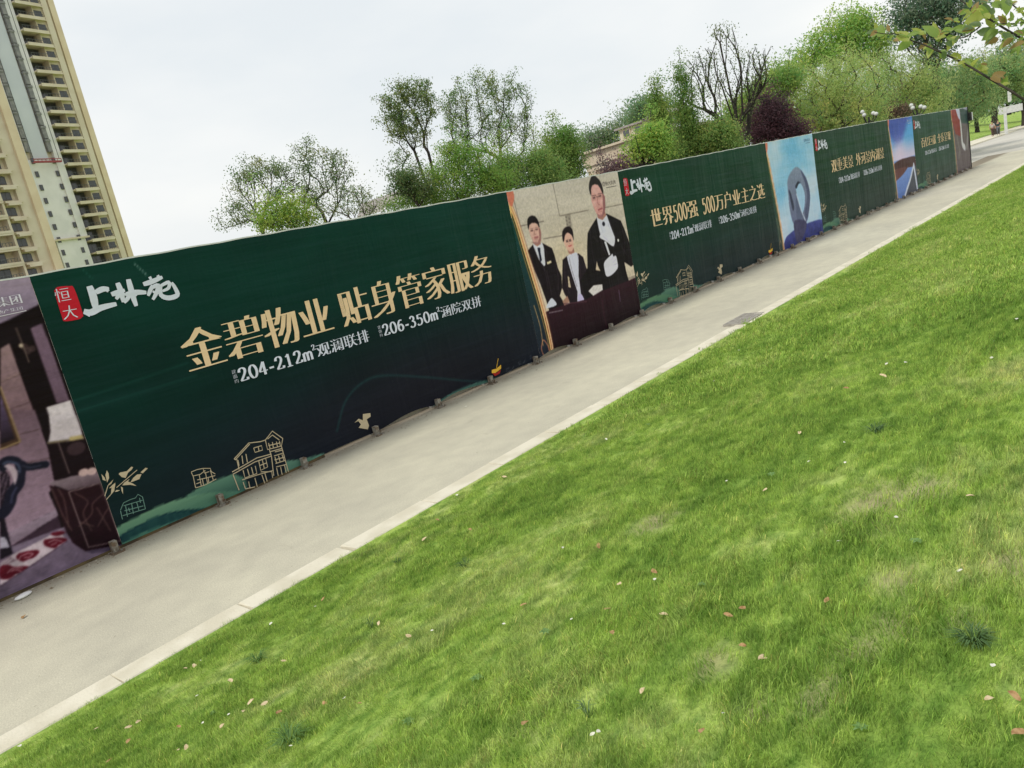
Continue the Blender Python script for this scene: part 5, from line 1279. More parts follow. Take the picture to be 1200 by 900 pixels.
tree('bare_tree', 'tall vase shaped tree with mostly bare dark branches', 'tree', 28, [(866, 176), (864, 171)], [(845, 45, 14, 14), (825, 70, 20, 12), (835, 95, 18, 20), (860, 70, 12, 20), (880, 85, 14, 22), (812, 90, 10, 14), (842, 35, 9, 8), (815, 115, 12, 10), (895, 75, 8, 14), (868, 110, 16, 20)], 320, 9, .09, (.11, .15, .06), 18, .15, .3, .13, BG, BARKD, bare_tips=.2, twig=.009, rise=1.1, limbs=[[(862, 170), (853, 160), (849, 143), (839, 119), (828, 100), (822, 78), (818, 60)], [(864, 170), (860, 127), (853, 94), (848, 60), (843, 35)], [(853, 163), (844, 159), (831, 147), (817, 129), (813, 110)], [(850, 156), (837, 137), (825, 121), (820, 105)], [(858, 130), (866, 100), (868, 78)], [(851, 150), (846, 120), (838, 88), (836, 60)]])
tree('bare_tree', 'second dark stem rising just beside the vase shaped bare tree', 'tree', 28.6, [(876, 174), (876, 155), (878, 130), (884, 105), (889, 80)], [(890, 70, 12, 14), (900, 85, 8, 10), (885, 95, 14, 14), (898, 60, 6, 8)], 90, 3, .09, (.075, .10, .04), 19, .15, .3, .08, BG, BARKD, bare_tips=.6, twig=.008, rise=1.1, limbs=[[(878, 130), (872, 105), (874, 85)], [(884, 105), (895, 92), (902, 78)]])
tree('plum_tree', 'dark purple leafed tree between the bare tree and the willows', 'tree', 34, [(910, 165), (909, 155)], [(905, 140, 16, 18), (890, 155, 16, 12), (918, 150, 16, 14), (935, 160, 14, 8), (904, 128, 10, 10)], 280, 50, .11, PU, 20, .22, .2, .08, BG, BARKD)
tree('willow', 'pale green weeping willow with a broad rounded crown, right of the purple tree', 'tree', 48, [(985, 160), (985, 120)], [(960, 105, 42, 34), (985, 85, 34, 22), (930, 115, 26, 24), (1000, 110, 34, 36), (1020, 125, 18, 24)], 520, 50, .17, GW, 21, .35, .15, .2, BG, droop=.5, aspect=.3)
tree('willow', 'second pale green willow filling the space left of the lamp globes', 'tree', 56, [(1055, 140), (1055, 100)], [(1050, 92, 34, 28), (1075, 100, 26, 26), (1030, 80, 20, 16), (1090, 110, 18, 20), (1060, 120, 30, 18)], 450, 46, .20, (.25, .32, .12), 22, .4, .15, .2, BG, droop=.55, aspect=.3)
tree('poplar', 'tall fresh green tree with a broken top behind the first willow', 'tree', 62, [(985, 120), (985, 70)], [(985, 38, 22, 18), (1010, 35, 20, 16), (962, 55, 14, 16), (998, 60, 28, 20), (950, 70, 16, 14), (920, 85, 18, 14), (1030, 55, 14, 14), (1000, 22, 10, 7)], 420, 36, .24, (.21, .31, .08), 23, .45, .3, .25, BG)
tree('broadleaf_tree', 'mid green tree behind the purple tree and the bare branches', 'tree', 45, [(905, 150), (905, 120)], [(880, 125, 24, 18), (905, 105, 22, 16), (860, 140, 16, 14), (925, 95, 14, 14)], 260, 46, .17, (.18, .26, .07), 24, .35, .15, .15, BG)
tree('elm', 'tall dark blue green tree with an open crown at the top right', 'tree', 60, [(1100, 110), (1098, 80), (1096, 55)], [(1085, 10, 28, 16), (1110, 25, 26, 18), (1075, 35, 18, 16), (1100, 50, 22, 14), (1130, 5, 24, 14), (1060, 20, 10, 10), (1095, -15, 36, 14), (1090, 68, 12, 6)], 420, 28, .25, (.10, .15, .10), 25, .45, .3, .22, BG, BARKD)
tree('willow', 'dull green willow standing left of the lone trunk at the road', 'tree', 75, [(1125, 140), (1125, 110)], [(1120, 95, 26, 24), (1140, 85, 20, 18), (1105, 120, 20, 18), (1145, 115, 22, 16)], 400, 40, .25, (.19, .26, .11), 26, .5, .15, .22, BG, droop=.6, aspect=.35)
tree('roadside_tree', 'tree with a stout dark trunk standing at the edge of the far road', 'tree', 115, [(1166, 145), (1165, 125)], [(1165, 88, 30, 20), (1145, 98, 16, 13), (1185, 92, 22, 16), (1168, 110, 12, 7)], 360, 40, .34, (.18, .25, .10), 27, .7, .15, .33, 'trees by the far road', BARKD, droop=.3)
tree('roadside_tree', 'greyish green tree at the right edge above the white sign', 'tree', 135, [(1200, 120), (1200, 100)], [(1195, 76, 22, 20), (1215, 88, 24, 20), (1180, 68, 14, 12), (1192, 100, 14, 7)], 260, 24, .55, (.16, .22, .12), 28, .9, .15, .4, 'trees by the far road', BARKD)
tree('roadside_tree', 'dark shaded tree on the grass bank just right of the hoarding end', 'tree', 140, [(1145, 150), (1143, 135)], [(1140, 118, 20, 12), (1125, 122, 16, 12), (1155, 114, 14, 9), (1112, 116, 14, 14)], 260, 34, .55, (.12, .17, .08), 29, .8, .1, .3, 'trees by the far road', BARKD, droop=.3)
tree('shrub', 'yellowish bamboo like shoots just above the hoarding under the first willow', 'shrub', 36, [(962, 152), (962, 146)], [(955, 140, 7, 14), (968, 138, 6, 16), (975, 144, 6, 10)], 50, 22, .13, (.20, .24, .07), 30, .16, .1, .04, BG, droop=.2)
tree('shrub', 'reddish brown shrub between the two globe lamps', 'shrub', 53, [(1045, 134), (1045, 130)], [(1040, 134, 12, 5), (1056, 131, 10, 5)], 90, 20, .18, (.11, .085, .06), 31, .25, .1, .05, BG)
tree('hedge', 'dark green hedge closing the view behind the willows', 'hedge', 70, [(1010, 150), (1010, 140)], [(900, 150, 40, 16), (950, 135, 30, 20), (1000, 135, 36, 22), (1050, 125, 36, 20), (1095, 118, 26, 20), (860, 165, 20, 12)], 420, 26, .42, (.11, .16, .06), 32, .6, .1, .2, BG)
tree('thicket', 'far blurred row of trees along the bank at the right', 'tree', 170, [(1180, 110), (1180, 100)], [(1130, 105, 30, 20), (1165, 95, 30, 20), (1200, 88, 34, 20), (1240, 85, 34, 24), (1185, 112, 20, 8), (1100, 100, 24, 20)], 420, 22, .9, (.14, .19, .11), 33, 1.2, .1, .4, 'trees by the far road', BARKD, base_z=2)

# ------------------------------------------------------------------ globe lamps behind the hoarding
GLOBE = pmat('opal_glass', (.58, .60, .57), .25, spec=.5)
def lamp(label, D, pts, foot, br):
    c = at(*foot, D); t = thing('street_lamp', label, 'lamp', (c[0], c[1], 0), 'globe lamps behind the hoarding')
    top = c[2]
    MB().tube([(c[0], c[1], 0), (c[0], c[1], .8), (c[0], c[1], top)], [.09, .06, .045], 8).build('pole', IRON, t)
    MB().tube([(c[0], c[1], 0), (c[0], c[1], .4)], [.16, .11], 8).build('base', IRON, t)
    for p in pts:
        g = at(p[0], p[1], D)+np.array([0, p[2], 0])
        MB().tube([(c[0], c[1], top-.15), ((c[0]+g[0])/2, (c[1]+g[1])/2, top-.28), (g[0], g[1], g[2]-br*1.5), (g[0], g[1], g[2]-br)], .025, 6).build('arm', IRON, t)
        MB().sphere(g, br, 14, 10).build('globe', GLOBE, t, smooth=True)
lamp('lamp post with white globes, the left one of the two above the hoarding', 44, [(1012.7, 134.9, 0), (1016.7, 129.8, .25), (1023.3, 132.7, 0), (1018, 135.5, -.35)], (1018, 137), .10)
lamp('lamp post with white globes, the right one nearer the far end of the hoarding', 48, [(1069.5, 126.7, 0), (1073.8, 122.2, .25), (1078.9, 124.9, 0), (1074.6, 128, -.35)], (1074.5, 129), .11)

# ------------------------------------------------------------------ sign, people at the far road
q = at(1179, 152, 106); c = at(1184, 128, 106)
sg = thing('road_sign', 'white board on a pale post beside the far pavement', 'sign', (q[0], q[1], .1), None)
e_ = np.array([c[1], -c[0], 0])/np.hypot(c[0], c[1])
def slab(mb, c0, w_, h_, th=.12):
    ax = e_*w_/2; dn = np.array([e_[1], -e_[0], 0])*th/2
    V = [c0+sx*ax+sy*dn+np.array([0, 0, sz*h_/2]) for sz in (-1, 1) for sx, sy in ((-1, -1), (1, -1), (1, 1), (-1, 1))]
    mb.add(V, [(0, 3, 2, 1), (4, 5, 6, 7), (0, 1, 5, 4), (1, 2, 6, 5), (2, 3, 7, 6), (3, 0, 4, 7)])
SGN = pmat('dull_sign_paint', (.50, .51, .50), .7, (.58, .58, .57), 6)
m_ = MB(); slab(m_, c, 2.3, .75); m_.build('board', SGN, sg)
m_ = MB(); slab(m_, np.array([q[0], q[1], (c[2]+.1)/2]), .30, c[2]-.1, .3); m_.build('post', SGN, sg)
q2 = at(1183, 113, 106); m_ = MB(); slab(m_, np.array([q2[0], q2[1], q2[2]]), .35, 1.2, .35); m_.build('upper_board', SGN, sg)

def skinmat(n_, c): return pmat(n_, c, .7, tuple(x*.8 for x in c), 20)
SKIN, HAIR = skinmat('skin', (.45, .27, .19)), skinmat('hair', (.02, .015, .012))
def skinned(name, mat, J, parent, lvl=1):
    """J: dict key -> (pos, radius, parent key); one continuous skin surface"""
    keys = list(J); V = [J[k][0] for k in keys]; Ed = [(keys.index(J[k][2]), i) for i, k in enumerate(keys) if J[k][2]]
    me = bpy.data.meshes.new(name); me.from_pydata([tuple(v) for v in V], Ed, []); me.materials.append(mat)
    o = bpy.data.objects.new(name, me); COL.objects.link(o); o.parent = parent; ORG[o.name] = ORG[parent.name]
    md = o.modifiers.new('skin', 'SKIN'); lay = me.skin_vertices[0] if me.skin_vertices else None
    for i, k in enumerate(keys):
        me.skin_vertices[0].data[i].radius = J[k][1] if hasattr(J[k][1], '__len__') else (J[k][1], J[k][1]); me.skin_vertices[0].data[i].use_root = (i == 0)
    sb = o.modifiers.new('sub', 'SUBSURF'); sb.levels = lvl; sb.render_levels = lvl
    dg = bpy.context.evaluated_depsgraph_get(); m2 = bpy.data.meshes.new_from_object(o.evaluated_get(dg)); m2.name = name
    o.modifiers.clear(); o.data = m2
    m2.polygons.foreach_set('use_smooth', np.ones(len(m2.polygons), bool))
    return o
def person(label, loc, rz, shirt, trousers, st=.22, h=1.0):
    t = thing('person', label, 'person', loc, 'people walking on the far pavement'); t.rotation_euler = (0, 0, rz); t.scale = (h, h, h)
    J = {'pelvis': ((0, 0, .95), (.15, .11), None), 'chest': ((0, 0, 1.30), (.17, .12), 'pelvis'), 'neck': ((0, .01, 1.47), .055, 'chest'), 'head': ((0, .03, 1.62), (.085, .10), 'neck'), 'crown': ((0, .02, 1.70), .075, 'head')}
    for s, sx in (('l', -1), ('r', 1)):
        sw = st*sx
        J['sh'+s] = ((sx*.18, 0, 1.40), .06, 'chest'); J['el'+s] = ((sx*.24, -sw*.5, 1.14), .042, 'sh'+s); J['wr'+s] = ((sx*.24, -sw*.9+.06, .90), .03, 'el'+s); J['hand'+s] = ((sx*.235, -sw+.09, .81), (.035, .02), 'wr'+s)
        J['hip'+s] = ((sx*.09, 0, .88), .09, 'pelvis'); J['knee'+s] = ((sx*.10, sw*.7+.04, .50), .06, 'hip'+s); J['ank'+s] = ((sx*.10, sw*1.1-.02, .09), .04, 'knee'+s); J['toe'+s] = ((sx*.10, sw*1.1+.16, .04), (.04, .03), 'ank'+s)
    skinned('body', SKIN, J, t)
    K = {k: J[k] for k in ('pelvis', 'chest', 'shl', 'shr', 'ell', 'elr')}
    K = {k: (v[0], tuple(np.array(v[1] if hasattr(v[1], '__len__') else (v[1], v[1]))*1.18), v[2]) for k, v in K.items()}
    skinned('shirt', shirt, K, t)
    K = {k: J[k] for k in ('pelvis', 'hipl', 'hipr', 'kneel', 'kneer', 'ankl', 'ankr')}
    K = {k: (v[0], tuple(np.array(v[1] if hasattr(v[1], '__len__') else (v[1], v[1]))*1.2), v[2]) for k, v in K.items()}
    skinned('trousers', trousers, K, t)
    MB().sphere((0, .0, 1.69), .105, 12, 8, (1, 1.1, .9)).build('hair', HAIR, None); o = bpy.data.objects['hair' if 'hair' in bpy.data.objects and bpy.data.objects['hair'].parent is None else sorted([x.name for x in bpy.data.objects if x.name.startswith('hair') and x.parent is None])[0]]
    o.parent = t
    return t
g1 = at(1187, 149, 104); g2 = at(1192, 147.5, 106)
person('person in a pale top walking on the far pavement beside the white sign', (g1[0]+3, 16.6, .1), 1.9, skinmat('pale_cloth', (.5, .45, .42)), skinmat('brown_cloth', (.10, .06, .05)))
person('person in a dark teal top, the right one of the two on the far pavement', (g1[0]+4.2, 16.2, .1), 1.7, skinmat('teal_cloth', (.03, .06, .07)), skinmat('grey_cloth', (.15, .16, .18)), .28)

# ------------------------------------------------------------------ drain grate at the kerb
gt = thing('drain_grate', 'steel drain grate set where the path meets the pale kerb', 'grate', (12.1, 5.66, 0))
GX0, GX1, GY0, GY1, GZ = 12.02, 12.90, 5.66, 6.06, .040
m_ = MB(); m_.box((GX0, GY0, .001), (GX1, GY0+.03, GZ)).box((GX0, GY1-.03, .001), (GX1, GY1, GZ)).box((GX0, GY0+.03, .001), (GX0+.03, GY1-.03, GZ)).box((GX1-.03, GY0+.03, .001), (GX1, GY1-.03, GZ))
GRS = pmat('grate_steel', (.40, .38, .34), .6, (.30, .28, .25), 20)
m_.build('frame', GRS, gt)
MB().box((GX0+.03, GY0+.03, .001), (GX1-.03, GY1-.03, .030)).build('pit', pmat('pit', (.20, .19, .17), .9), gt)
bar = MB().box((-.012, GY0+.03, .031), (.012, GY1-.03, GZ-.002)).mesh('bar', GRS)
for k in range(14): inst('bar', bar, (GX0+.075+k*.0565, 0, 0), gt)
for y in (5.78, 5.92): MB().box((GX0+.03, y, .0315), (GX1-.03, y+.02, GZ-.001)).build('cross_bar', GRS, gt)

# ------------------------------------------------------------------ cherry tree whose branches hang into the top right corner
LV_MATS = []
for nm, c in (('cherry_leaf_green', (.20, .29, .06)), ('cherry_leaf_yellow', (.32, .36, .08)), ('cherry_leaf_red', (.28, .19, .07)), ('cherry_leaf_dark', (.11, .17, .06))):
    m, n, l, b = newmat(nm); b.inputs['Base Color'].default_value = (*c, 1); b.inputs['Roughness'].default_value = .45
    tr_ = n.new('ShaderNodeBsdfTranslucent'); tr_.inputs['Color'].default_value = (*[min(1, x*1.6) for x in c], 1)
    ms = n.new('ShaderNodeMixShader'); ms.inputs[0].default_value = .45; l.new(b.outputs[0], ms.inputs[1]); l.new(tr_.outputs[0], ms.inputs[2]); l.new(ms.outputs[0], n['Material Output'].inputs['Surface']); LV_MATS.append(m)
def leaf_mesh(mat, fold, bend, wd):
    V = []; F = []; n_ = 7
    for i in range(n_):
        t = i/(n_-1); w_ = wd*math.sin(math.pi*min(1, t**.8))**.8*(1 if i not in (0, n_-1) else 0)+.004
        w_ *= 1+.06*(-1)**i
        z = -bend*t*t
        V += [(t, -w_, z+fold*w_), (t, 0, z), (t, w_, z+fold*w_)]
    for i in range(n_-1): F += [(3*i, 3*i+3, 3*i+4, 3*i+1), (3*i+1, 3*i+4, 3*i+5, 3*i+2)]
    return mesh('leaf', V, F, mat, smooth=True)
LMS = [[leaf_mesh(m, f, b, w_) for f, b, w_ in ((.5, .15, .22), (.3, .35, .27), (.7, .05, .18))] for m in LV_MATS]
ct = at(1298, 150, 2.62)
ch_ = thing('cherry_tree', 'cherry tree whose leafy twigs hang into the top right corner', 'tree', (ct[0], ct[1], lawn_z(ct[0], ct[1])))
BD = 2.45
zF = lambda x, y, D=BD: at(1020+x/6.667, y/6.667, D)
b1 = [zF(x, y, BD+.02*math.sin(x*.01)) for x, y in [(1500, 960), (1340, 870), (1200, 780), (1080, 700), (940, 620), (820, 545), (700, 480), (520, 395), (420, 350), (330, 320), (280, 290), (200, 265), (110, 265), (30, 250)]]
b2 = [zF(x, y, BD+.12) for x, y in [(1700, 560), (1450, 440), (1200, 310), (1060, 230), (940, 155), (860, 110), (760, 40), (700, 0), (640, -50)]]
b3 = [zF(x, y, BD+.2) for x, y in [(1500, 380), (1350, 240), (1200, 110), (1090, 20), (1050, -30)]]
b4 = [zF(x, y, BD+.1) for x, y in [(940, 155), (980, 182), (1040, 186), (1200, 178)]]
b5 = [zF(x, y, BD+.1) for x, y in [(860, 205), (800, 250), (740, 290), (660, 300), (600, 330)]]
b6 = [zF(x, y, BD+.06) for x, y in [(560, 300), (530, 350), (525, 395)]]
lz = float(lawn_z(ct[0], ct[1]))
tb = np.array([ct[0], ct[1], lz]); t1 = np.array([ct[0]+.03, ct[1]-.05, 2.3]); 
tv = lambda z: np.array([tb[0]+.02*math.sin(z*2.1), tb[1]+.02*math.cos(z*1.7)-.02, z])
MB().tube([tv(lz-.1), tv(lz+.35), tv(1.8), tv(2.4), tv(2.9), tv(3.4), tv(3.9)], [.055, .042, .036, .031, .024, .015, .006], 10).build('trunk', BARKD, ch_, smooth=True)
def br(P, r0, r1):
    P = catmull(np.array(P), 3); MB().tube(P, list(np.linspace(r0, r1, len(P))), 6).build('branch', BARKD, ch_, smooth=True)
br([tv(b1[0][2]-.10)]+b1, .0040, .0010); br([tv(b2[0][2]-.08)]+b2, .0042, .0012); br([tv(b3[0][2]-.10)]+b3, .0036, .0012); br(b4, .0022, .0012); br(b5, .0022, .0012); br(b6, .002, .0012)
LEAVES = [(820, 520, 740, 470), (800, 520, 860, 395), (820, 540, 760, 515), (840, 540, 915, 520), (1000, 640, 950, 600), (1020, 680, 1080, 600), (1040, 690, 1050, 620), (1000, 620, 1090, 630), (960, 610, 1060, 590), (700, 470, 690, 420), (720, 480, 800, 450), (800, 545, 740, 500), (860, 550, 920, 560), (850, 520, 900, 480),
 (540, 290, 440, 180), (520, 300, 600, 275), (600, 310, 690, 305), (640, 350, 600, 325), (700, 290, 620, 345), (330, 310, 190, 395), (300, 300, 215, 250), (290, 290, 160, 300), (310, 300, 255, 375), (380, 250, 290, 260), (420, 270, 350, 235), (330, 300, 330, 350), (150, 250, 128, 175), (120, 270, 60, 310), (100, 250, 0, 200), (90, 240, -10, 280), (60, 250, -40, 240), (200, 265, 240, 230), (180, 270, 150, 330),
 (760, 250, 630, 225), (740, 230, 810, 190), (820, 230, 710, 265), (870, 200, 750, 175), (640, 160, 570, 185), (680, 170, 650, 135), (770, 80, 665, 112), (780, 90, 735, 155), (790, 100, 830, 35), (850, 120, 760, 175), (880, 110, 815, 195), (900, 120, 965, 195), (930, 150, 880, 90), (920, 130, 850, 20), (940, 120, 965, 40), (960, 20, 1005, 5), (900, 20, 855, -10), (870, 30, 940, 0),
 (1000, 230, 850, 315), (1000, 260, 835, 365), (1010, 290, 855, 385), (1040, 250, 980, 250), (1030, 260, 1130, 335), (1100, 300, 985, 395), (1120, 320, 1005, 310), (1180, 360, 1070, 430), (1200, 330, 1110, 370), (1060, 190, 1015, 95), (1070, 180, 1105, 215), (1090, 170, 1112, 115), (1080, 200, 1135, 175), (1130, 195, 1205, 120), (1160, 60, 1105, 85), (1140, 70, 1185, 95), (1040, 60, 990, 35), (1190, 270, 1125, 225), (1200, 290, 1130, 305), (1200, 160, 1135, 145),
 (1250, 330, 1150, 340), (1260, 240, 1170, 260), (1000, 180, 930, 200), (960, 150, 1010, 130), (540, 400, 600, 420), (450, 350, 400, 400), (430, 345, 480, 420), (560, 330, 500, 300), (480, 380, 440, 440), (620, 440, 660, 390), (740, 500, 700, 540), (560, 250, 640, 220), (620, 250, 540, 240), (400, 260, 440, 320), (240, 280, 290, 330), (1150, 90, 1210, 60), (1100, 30, 1160, 10), (1060, 0, 1100, 50), (780, 60, 740, 10), (820, 80, 880, 60)]
rl = np.random.default_rng(5)
LEAVES += [(x0+rng.normal(0, 12), y0+rng.normal(0, 12), x0+(x1-x0)*.8+rng.normal(0, 38), y0+(y1-y0)*.8+rng.normal(0, 30)) for x0, y0, x1, y1 in LEAVES*2][::1]
LEAVES = LEAVES[:290]
for i, (x0, y0, x1, y1) in enumerate(LEAVES):
    D = BD+rl.uniform(-.03, .22); a = zF(x0, y0, D); b = zF(x1, y1, D+rl.uniform(-.03, .03)); L_ = np.linalg.norm(b-a)
    xa = Vector((b-a)/L_); tc2 = (CAM-a)/np.linalg.norm(CAM-a); up_ = Vector((tc2[0]*.8+rl.normal(0, .45), tc2[1]*.8+rl.normal(0, .45), .55+rl.normal(0, .3))).normalized(); ya = up_.cross(xa).normalized(); za = xa.cross(ya)
    mi = rl.choice(4, p=[.42, .3, .13, .15]); me = LMS[mi][rl.integers(3)]
    o = bpy.data.objects.new('leaf', me); COL.objects.link(o); o.parent = ch_
    Mx = Matrix((xa, ya, za)).transposed(); o.rotation_euler = Mx.to_euler(); o.location = Vector(a-ORG[ch_.name]); o.scale = (L_*.85, L_*.95, L_*.85)

# ------------------------------------------------------------------ fallen leaves, petals and litter
def litter_mesh(name, mat, kind, seed):
    r_ = np.random.default_rng(seed); n_ = 6; V = []; F = []
    cu = r_.uniform(.2, .7); tw_ = r_.uniform(-.5, .5)
    for i in range(n_):
        t = i/(n_-1); w_ = (.30 if kind == 'leaf' else .42)*math.sin(math.pi*(t*.94+.03))**.7
        for s in (-1, 0, 1): V.append((t-.5, s*w_+.06*math.sin(t*5+seed), .25*cu*(s*s)*math.sin(math.pi*t)+.25*cu*t*t+tw_*s*(t-.5)*.3+.08))
    for i in range(n_-1): F += [(3*i, 3*i+3, 3*i+4, 3*i+1), (3*i+1, 3*i+4, 3*i+5, 3*i+2)]
    return mesh(name, V, F, mat, smooth=True)
MBR = [pmat('brown_leaf', (.28, .155, .065), .8, (.42, .27, .13), 60), pmat('tan_leaf', (.50, .39, .22), .8, (.66, .53, .34), 60), pmat('white_petal', (.62, .62, .52), .8, (.74, .72, .62), 60)]
LM = [[litter_mesh(['fallen_leaf', 'fallen_leaf', 'petal'][k], MBR[k], 'leaf' if k < 2 else 'petal', 10*k+s) for s in range(3)] for k in range(3)]
LIT = [(615, 590, 1), (645, 580, 1), (665, 562, 2), (835, 703, 1), (878, 708, 1), (808, 733, 1), (760, 742, 2), (738, 782, 1), (925, 738, 0), (1077, 708, 0), (595, 783, 0), (430, 830, 0), (590, 865, 1), (620, 852, 1), (370, 895, 0), (465, 768, 1), (430, 785, 1), (1070, 358, 0), (1043, 383, 2), (940, 565, 1), (525, 672, 2), (655, 680, 2), (325, 788, 1), (72, 845, 2), (765, 632, 1), (898, 440, 2), (675, 770, 2), (965, 850, 2)]
LIT = [(x/2.8125, 580+y/2.8125, k) for x, y, k in LIT]
LIT += [(400+x/2.25, 500+y/2.25, k) for x, y, k in [(432, 142, 1), (307, 190, 2), (255, 258, 0), (222, 308, 1), (342, 283, 0), (104, 533, 1), (181, 567, 1), (243, 553, 2), (486, 487, 0), (737, 432, 1), (707, 500, 0), (718, 565, 0), (853, 515, 1), (828, 400, 0), (682, 330, 0), (587, 333, 2), (830, 420, 2), (611, 525, 2), (13, 733, 2), (53, 748, 0), (800, 720, 1), (432, 537, 2), (700, 42, 2), (665, 50, 2), (547, 160, 2), (490, 805, 0), (668, 835, 2), (682, 828, 2)]]
LIT += [(800+x/2.25, 500+y/2.25, k) for x, y, k in [(220, 183, 1), (118, 157, 2), (335, 107, 2), (430, 110, 2), (310, 30, 1), (428, 56, 2), (565, 258, 2), (415, 322, 2), (160, 500, 0), (383, 480, 0), (124, 520, 0), (162, 600, 0), (213, 635, 1), (810, 750, 1), (887, 842, 0), (733, 403, 2), (762, 205, 1), (113, 782, 2), (820, 658, 2), (55, 830, 0), (876, 740, 0)]]
LIT += [(700+x/2.4, 200+y/2.4, k) for x, y, k in [(815, 555, 2), (805, 592, 1), (945, 390, 0), (575, 360, 2), (400, 515, 2), (330, 603, 2), (492, 510, 2), (958, 348, 2), (700, 625, 0), (1118, 492, 2), (840, 262, 2), (868, 552, 2), (640, 575, 2), (1110, 540, 2), (1180, 430, 2)]]
NMK = ['fallen_leaf', 'fallen_leaf', 'petal']; LBK = ['small reddish brown fallen leaf lying on the green lawn', 'small pale tan fallen leaf lying on the green lawn', 'small whitish petal lying on the green lawn']
GRK = ['brown fallen leaves on the lawn', 'tan fallen leaves on the lawn', 'white petals on the lawn']
SPC = {(1086, 833.3): None}
for i, (px, py, k) in enumerate(LIT):
    P = hit_lawn(px, py); d = np.linalg.norm(P-CAM); sz = (.040, .040, .022)[k]*random.uniform(.75, 1.25)*(1 if d < 6 else 1.25)
    o = inst(NMK[k], LM[k][i % 3], P+np.array([0, 0, .038 if d < 9 else .05]), None, rot=(random.uniform(-.35, .35), random.uniform(-.35, .35), random.uniform(0, 6.28)), scale=(sz, sz, sz))
    cx_ = 'at the left' if px < 330 else ('left of the middle' if px < 560 else ('in the middle' if px < 780 else ('right of the middle' if px < 980 else 'near the right edge')))
    t_ = (450-.57*(px-600)+120); dk = (py-(880-.569*px))
    ry = 'close to the kerb' if dk < 70 else ('at the bottom' if py > 800 else ('a little way from the kerb' if dk < 190 else 'well away from the kerb'))
    tag(o, '%s on the lawn, %s %s' % (['brown fallen leaf', 'tan fallen leaf', 'whitish petal'][k], ry, cx_), 'leaf' if k < 2 else 'petal', '%s on the lawn %s %s' % (['brown leaves', 'tan leaves', 'white petals'][k], ry, cx_))
def gpt(px, py): r = ray(px, py); return CAM+r*(-CAM_H/r[2])
p = gpt(28, 700); o = MB().sphere((0, 0, .02), .06, 10, 6, (1.5, .8, .35)).build('paper_scrap', PALEW, None, smooth=True); o.location = (p[0], p[1], .0); o.rotation_euler = (0, 0, .3); tag(o, 'white scrap of paper lying at the foot of the hoarding, near the left edge', 'litter')
p = gpt(28, 724); o = inst('fallen_leaf', LM[0][0], (p[0], p[1], .003), None, rot=(0, 0, 1), scale=(.06, .06, .06)); tag(o, 'dark dead leaf alone on the concrete path at the left edge', 'leaf')
p = gpt(546, 477); o = inst('petal', LM[2][0], (p[0], p[1], .003), None, rot=(0, 0, 1), scale=(.05, .05, .05)); tag(o, 'white speck lying alone on the concrete path in front of the posts', 'petal')

# dark weed tufts in the turf
def weed(label, px, py, n_, h, rad, c, seed):
    P = hit_lawn(px, py); r_ = np.random.default_rng(seed); V = []; F = []
    for i in range(n_):
        A = r_.random()*6.283; B = A+r_.normal(0, .4); rad = rad*1.0; rr = rad*.3*r_.random(); hh = h*r_.uniform(.6, 1.1); ln = rad*r_.uniform(.5, 1.2); w_ = .0022
        x0, y0 = rr*math.cos(A), rr*math.sin(A); dx, dy = math.cos(B), math.sin(B); sx, sy = -dy*w_, dx*w_; b = len(V)
        V += [(x0-sx, y0-sy, 0), (x0+sx, y0+sy, 0), (x0+dx*ln*.4+sx, y0+dy*ln*.4+sy, hh*.8), (x0+dx*ln*.4-sx, y0+dy*ln*.4-sy, hh*.8), (x0+dx*ln, y0+dy*ln, hh*.75)]
        F += [(b, b+1, b+2, b+3), (b+3, b+2, b+4)]
    V = np.array(V)+P
    return tag(mk('weed_tuft', V, F, c, None, origin=P), label, 'weed', 'weed tufts in the lawn')
WD = pmat('weed_green', (.05, .11, .03), .6, (.08, .15, .04), 30); WD3 = pmat('weed_mid', (.07, .16, .035), .6, (.12, .22, .05), 30); WD2 = pmat('weed_pale', (.14, .22, .09), .5, (.10, .17, .06), 30)
weed('dark spiky weed tuft in the lawn near the right edge', 1142, 754, 110, .05, .075, WD, 1)
weed('small dark weed tuft in the lawn close to the kerb', 466, 661, 40, .05, .06, WD, 2)
weed('straggly dark weed tuft in the lawn right of the small one by the kerb', 545, 664, 40, .05, .08, WD, 3)
weed('pale weed sprout in the lawn beside a pair of fallen leaves', 436, 736, 12, .08, .04, WD2, 4)
weed('rough weed tuft in the lawn at the lower left', 302, 775, 60, .065, .10, WD3, 5)
weed('coarse weed tuft at the bottom left of the lawn', 340, 870, 80, .07, .12, WD3, 6)
weed('small weed tuft in the upper part of the lawn at the right', 1026, 507, 50, .06, .10, WD, 7)
weed('pale weed in the grass at the bottom centre', 690, 840, 16, .08, .05, WD2, 8)


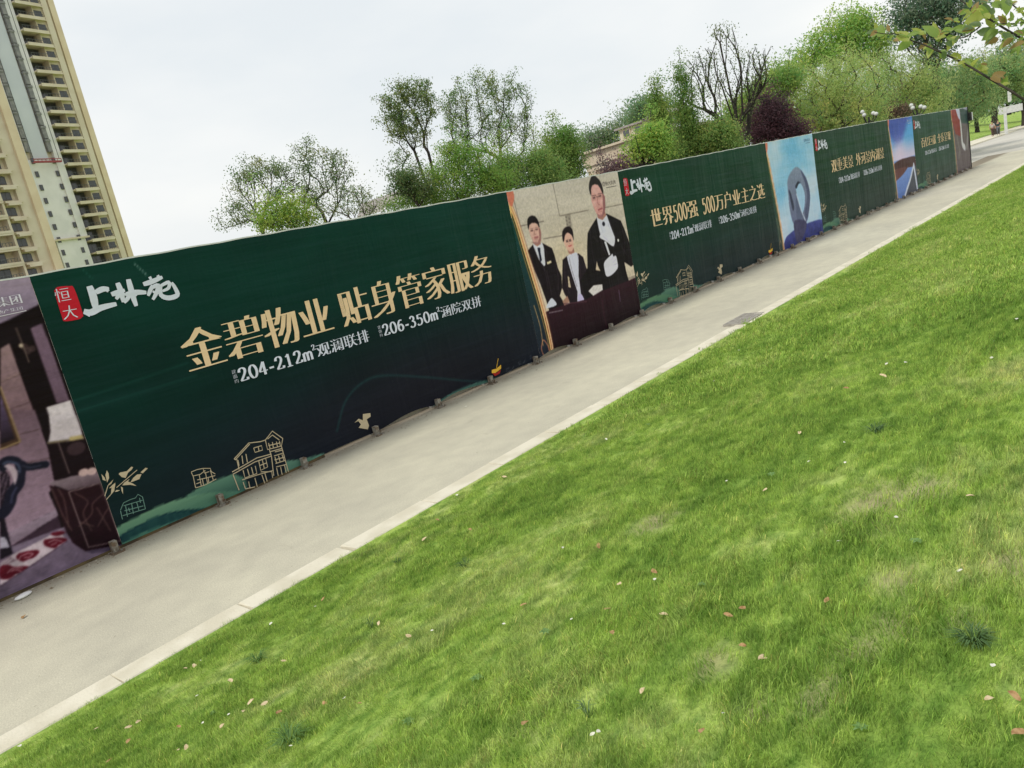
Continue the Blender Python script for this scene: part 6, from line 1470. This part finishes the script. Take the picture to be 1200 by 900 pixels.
# ------------------------------------------------------------------ grit and crumbs of soil gathered at the foot of the hoarding
r_ = np.random.default_rng(9); gm = MB()
for i in range(1500):
    x_ = 1.0+30*r_.random()**1.6; y_ = YF-.02-abs(r_.normal(0, .10))-(.25*r_.random() if r_.random() < .12 else 0); q_ = r_.uniform(.003, .011)*(1 if r_.random() < .93 else 2)
    a_ = r_.uniform(0, 6.28, 5); P_5 = [(x_+q_*1.4*math.cos(k*1.256+a_[0]), y_+q_*math.sin(k*1.256+a_[0]), .001) for k in range(5)]
    gm.add(P_5+[(x_+q_*.2, y_, q_*r_.uniform(.5, 1.1))], [(k, (k+1) % 5, 5) for k in range(5)])
tag(gm.build('grit', pmat('grit', (.20, .16, .11), .95, (.40, .36, .29), 40), None), 'fine soil and grit gathered on the path at the foot of the hoarding', 'grit', kind='stuff')

# broad leaved weeds in the turf
r_ = np.random.default_rng(12)
BW = pmat('broad_weed', (.10, .20, .05), .5, (.16, .27, .08), 40)
def rosette(seed):
    q = np.random.default_rng(seed); m = MB()
    for k in range(7):
        A = k*.9+q.uniform(-.2, .2); L_ = q.uniform(.7, 1.1); c_, s_ = math.cos(A), math.sin(A); W_ = .22
        P = [(0, 0, .02), (.45*L_*c_-W_*s_, .45*L_*s_+W_*c_, .25), (L_*c_, L_*s_, .12), (.45*L_*c_+W_*s_, .45*L_*s_-W_*c_, .25), (.5*L_*c_, .5*L_*s_, .18)]
        m.add(P, [(0, 3, 4), (0, 4, 1), (1, 4, 2), (4, 3, 2)])
    return m.mesh('weed_rosette', BW)
RO = [rosette(k) for k in range(3)]
for k, (px, py, where) in enumerate([(700, 612, 'in the middle of the lawn'), (905, 560, 'in the upper right of the lawn'), (560, 800, 'at the bottom left of the middle'), (822, 690, 'right of the middle of the lawn'), (1075, 640, 'near the pale patch at the right'), (640, 745, 'below the middle of the lawn'), (1010, 860, 'at the bottom right of the lawn'), (480, 850, 'at the bottom of the lawn'), (760, 500, 'close to the kerb in the middle'), (250, 840, 'at the lower left of the lawn')]):
    P = hit_lawn(px, py); z_ = .035*r_.uniform(.8, 1.3)
    o = inst('weed_rosette', RO[k % 3], P+np.array([0, 0, .022]), None, rot=(r_.normal(0, .1), r_.normal(0, .1), r_.uniform(0, 6)), scale=(z_, z_, z_)); tag(o, 'small broad leaved green weed '+where, 'weed', 'broad leaved weeds in the lawn')
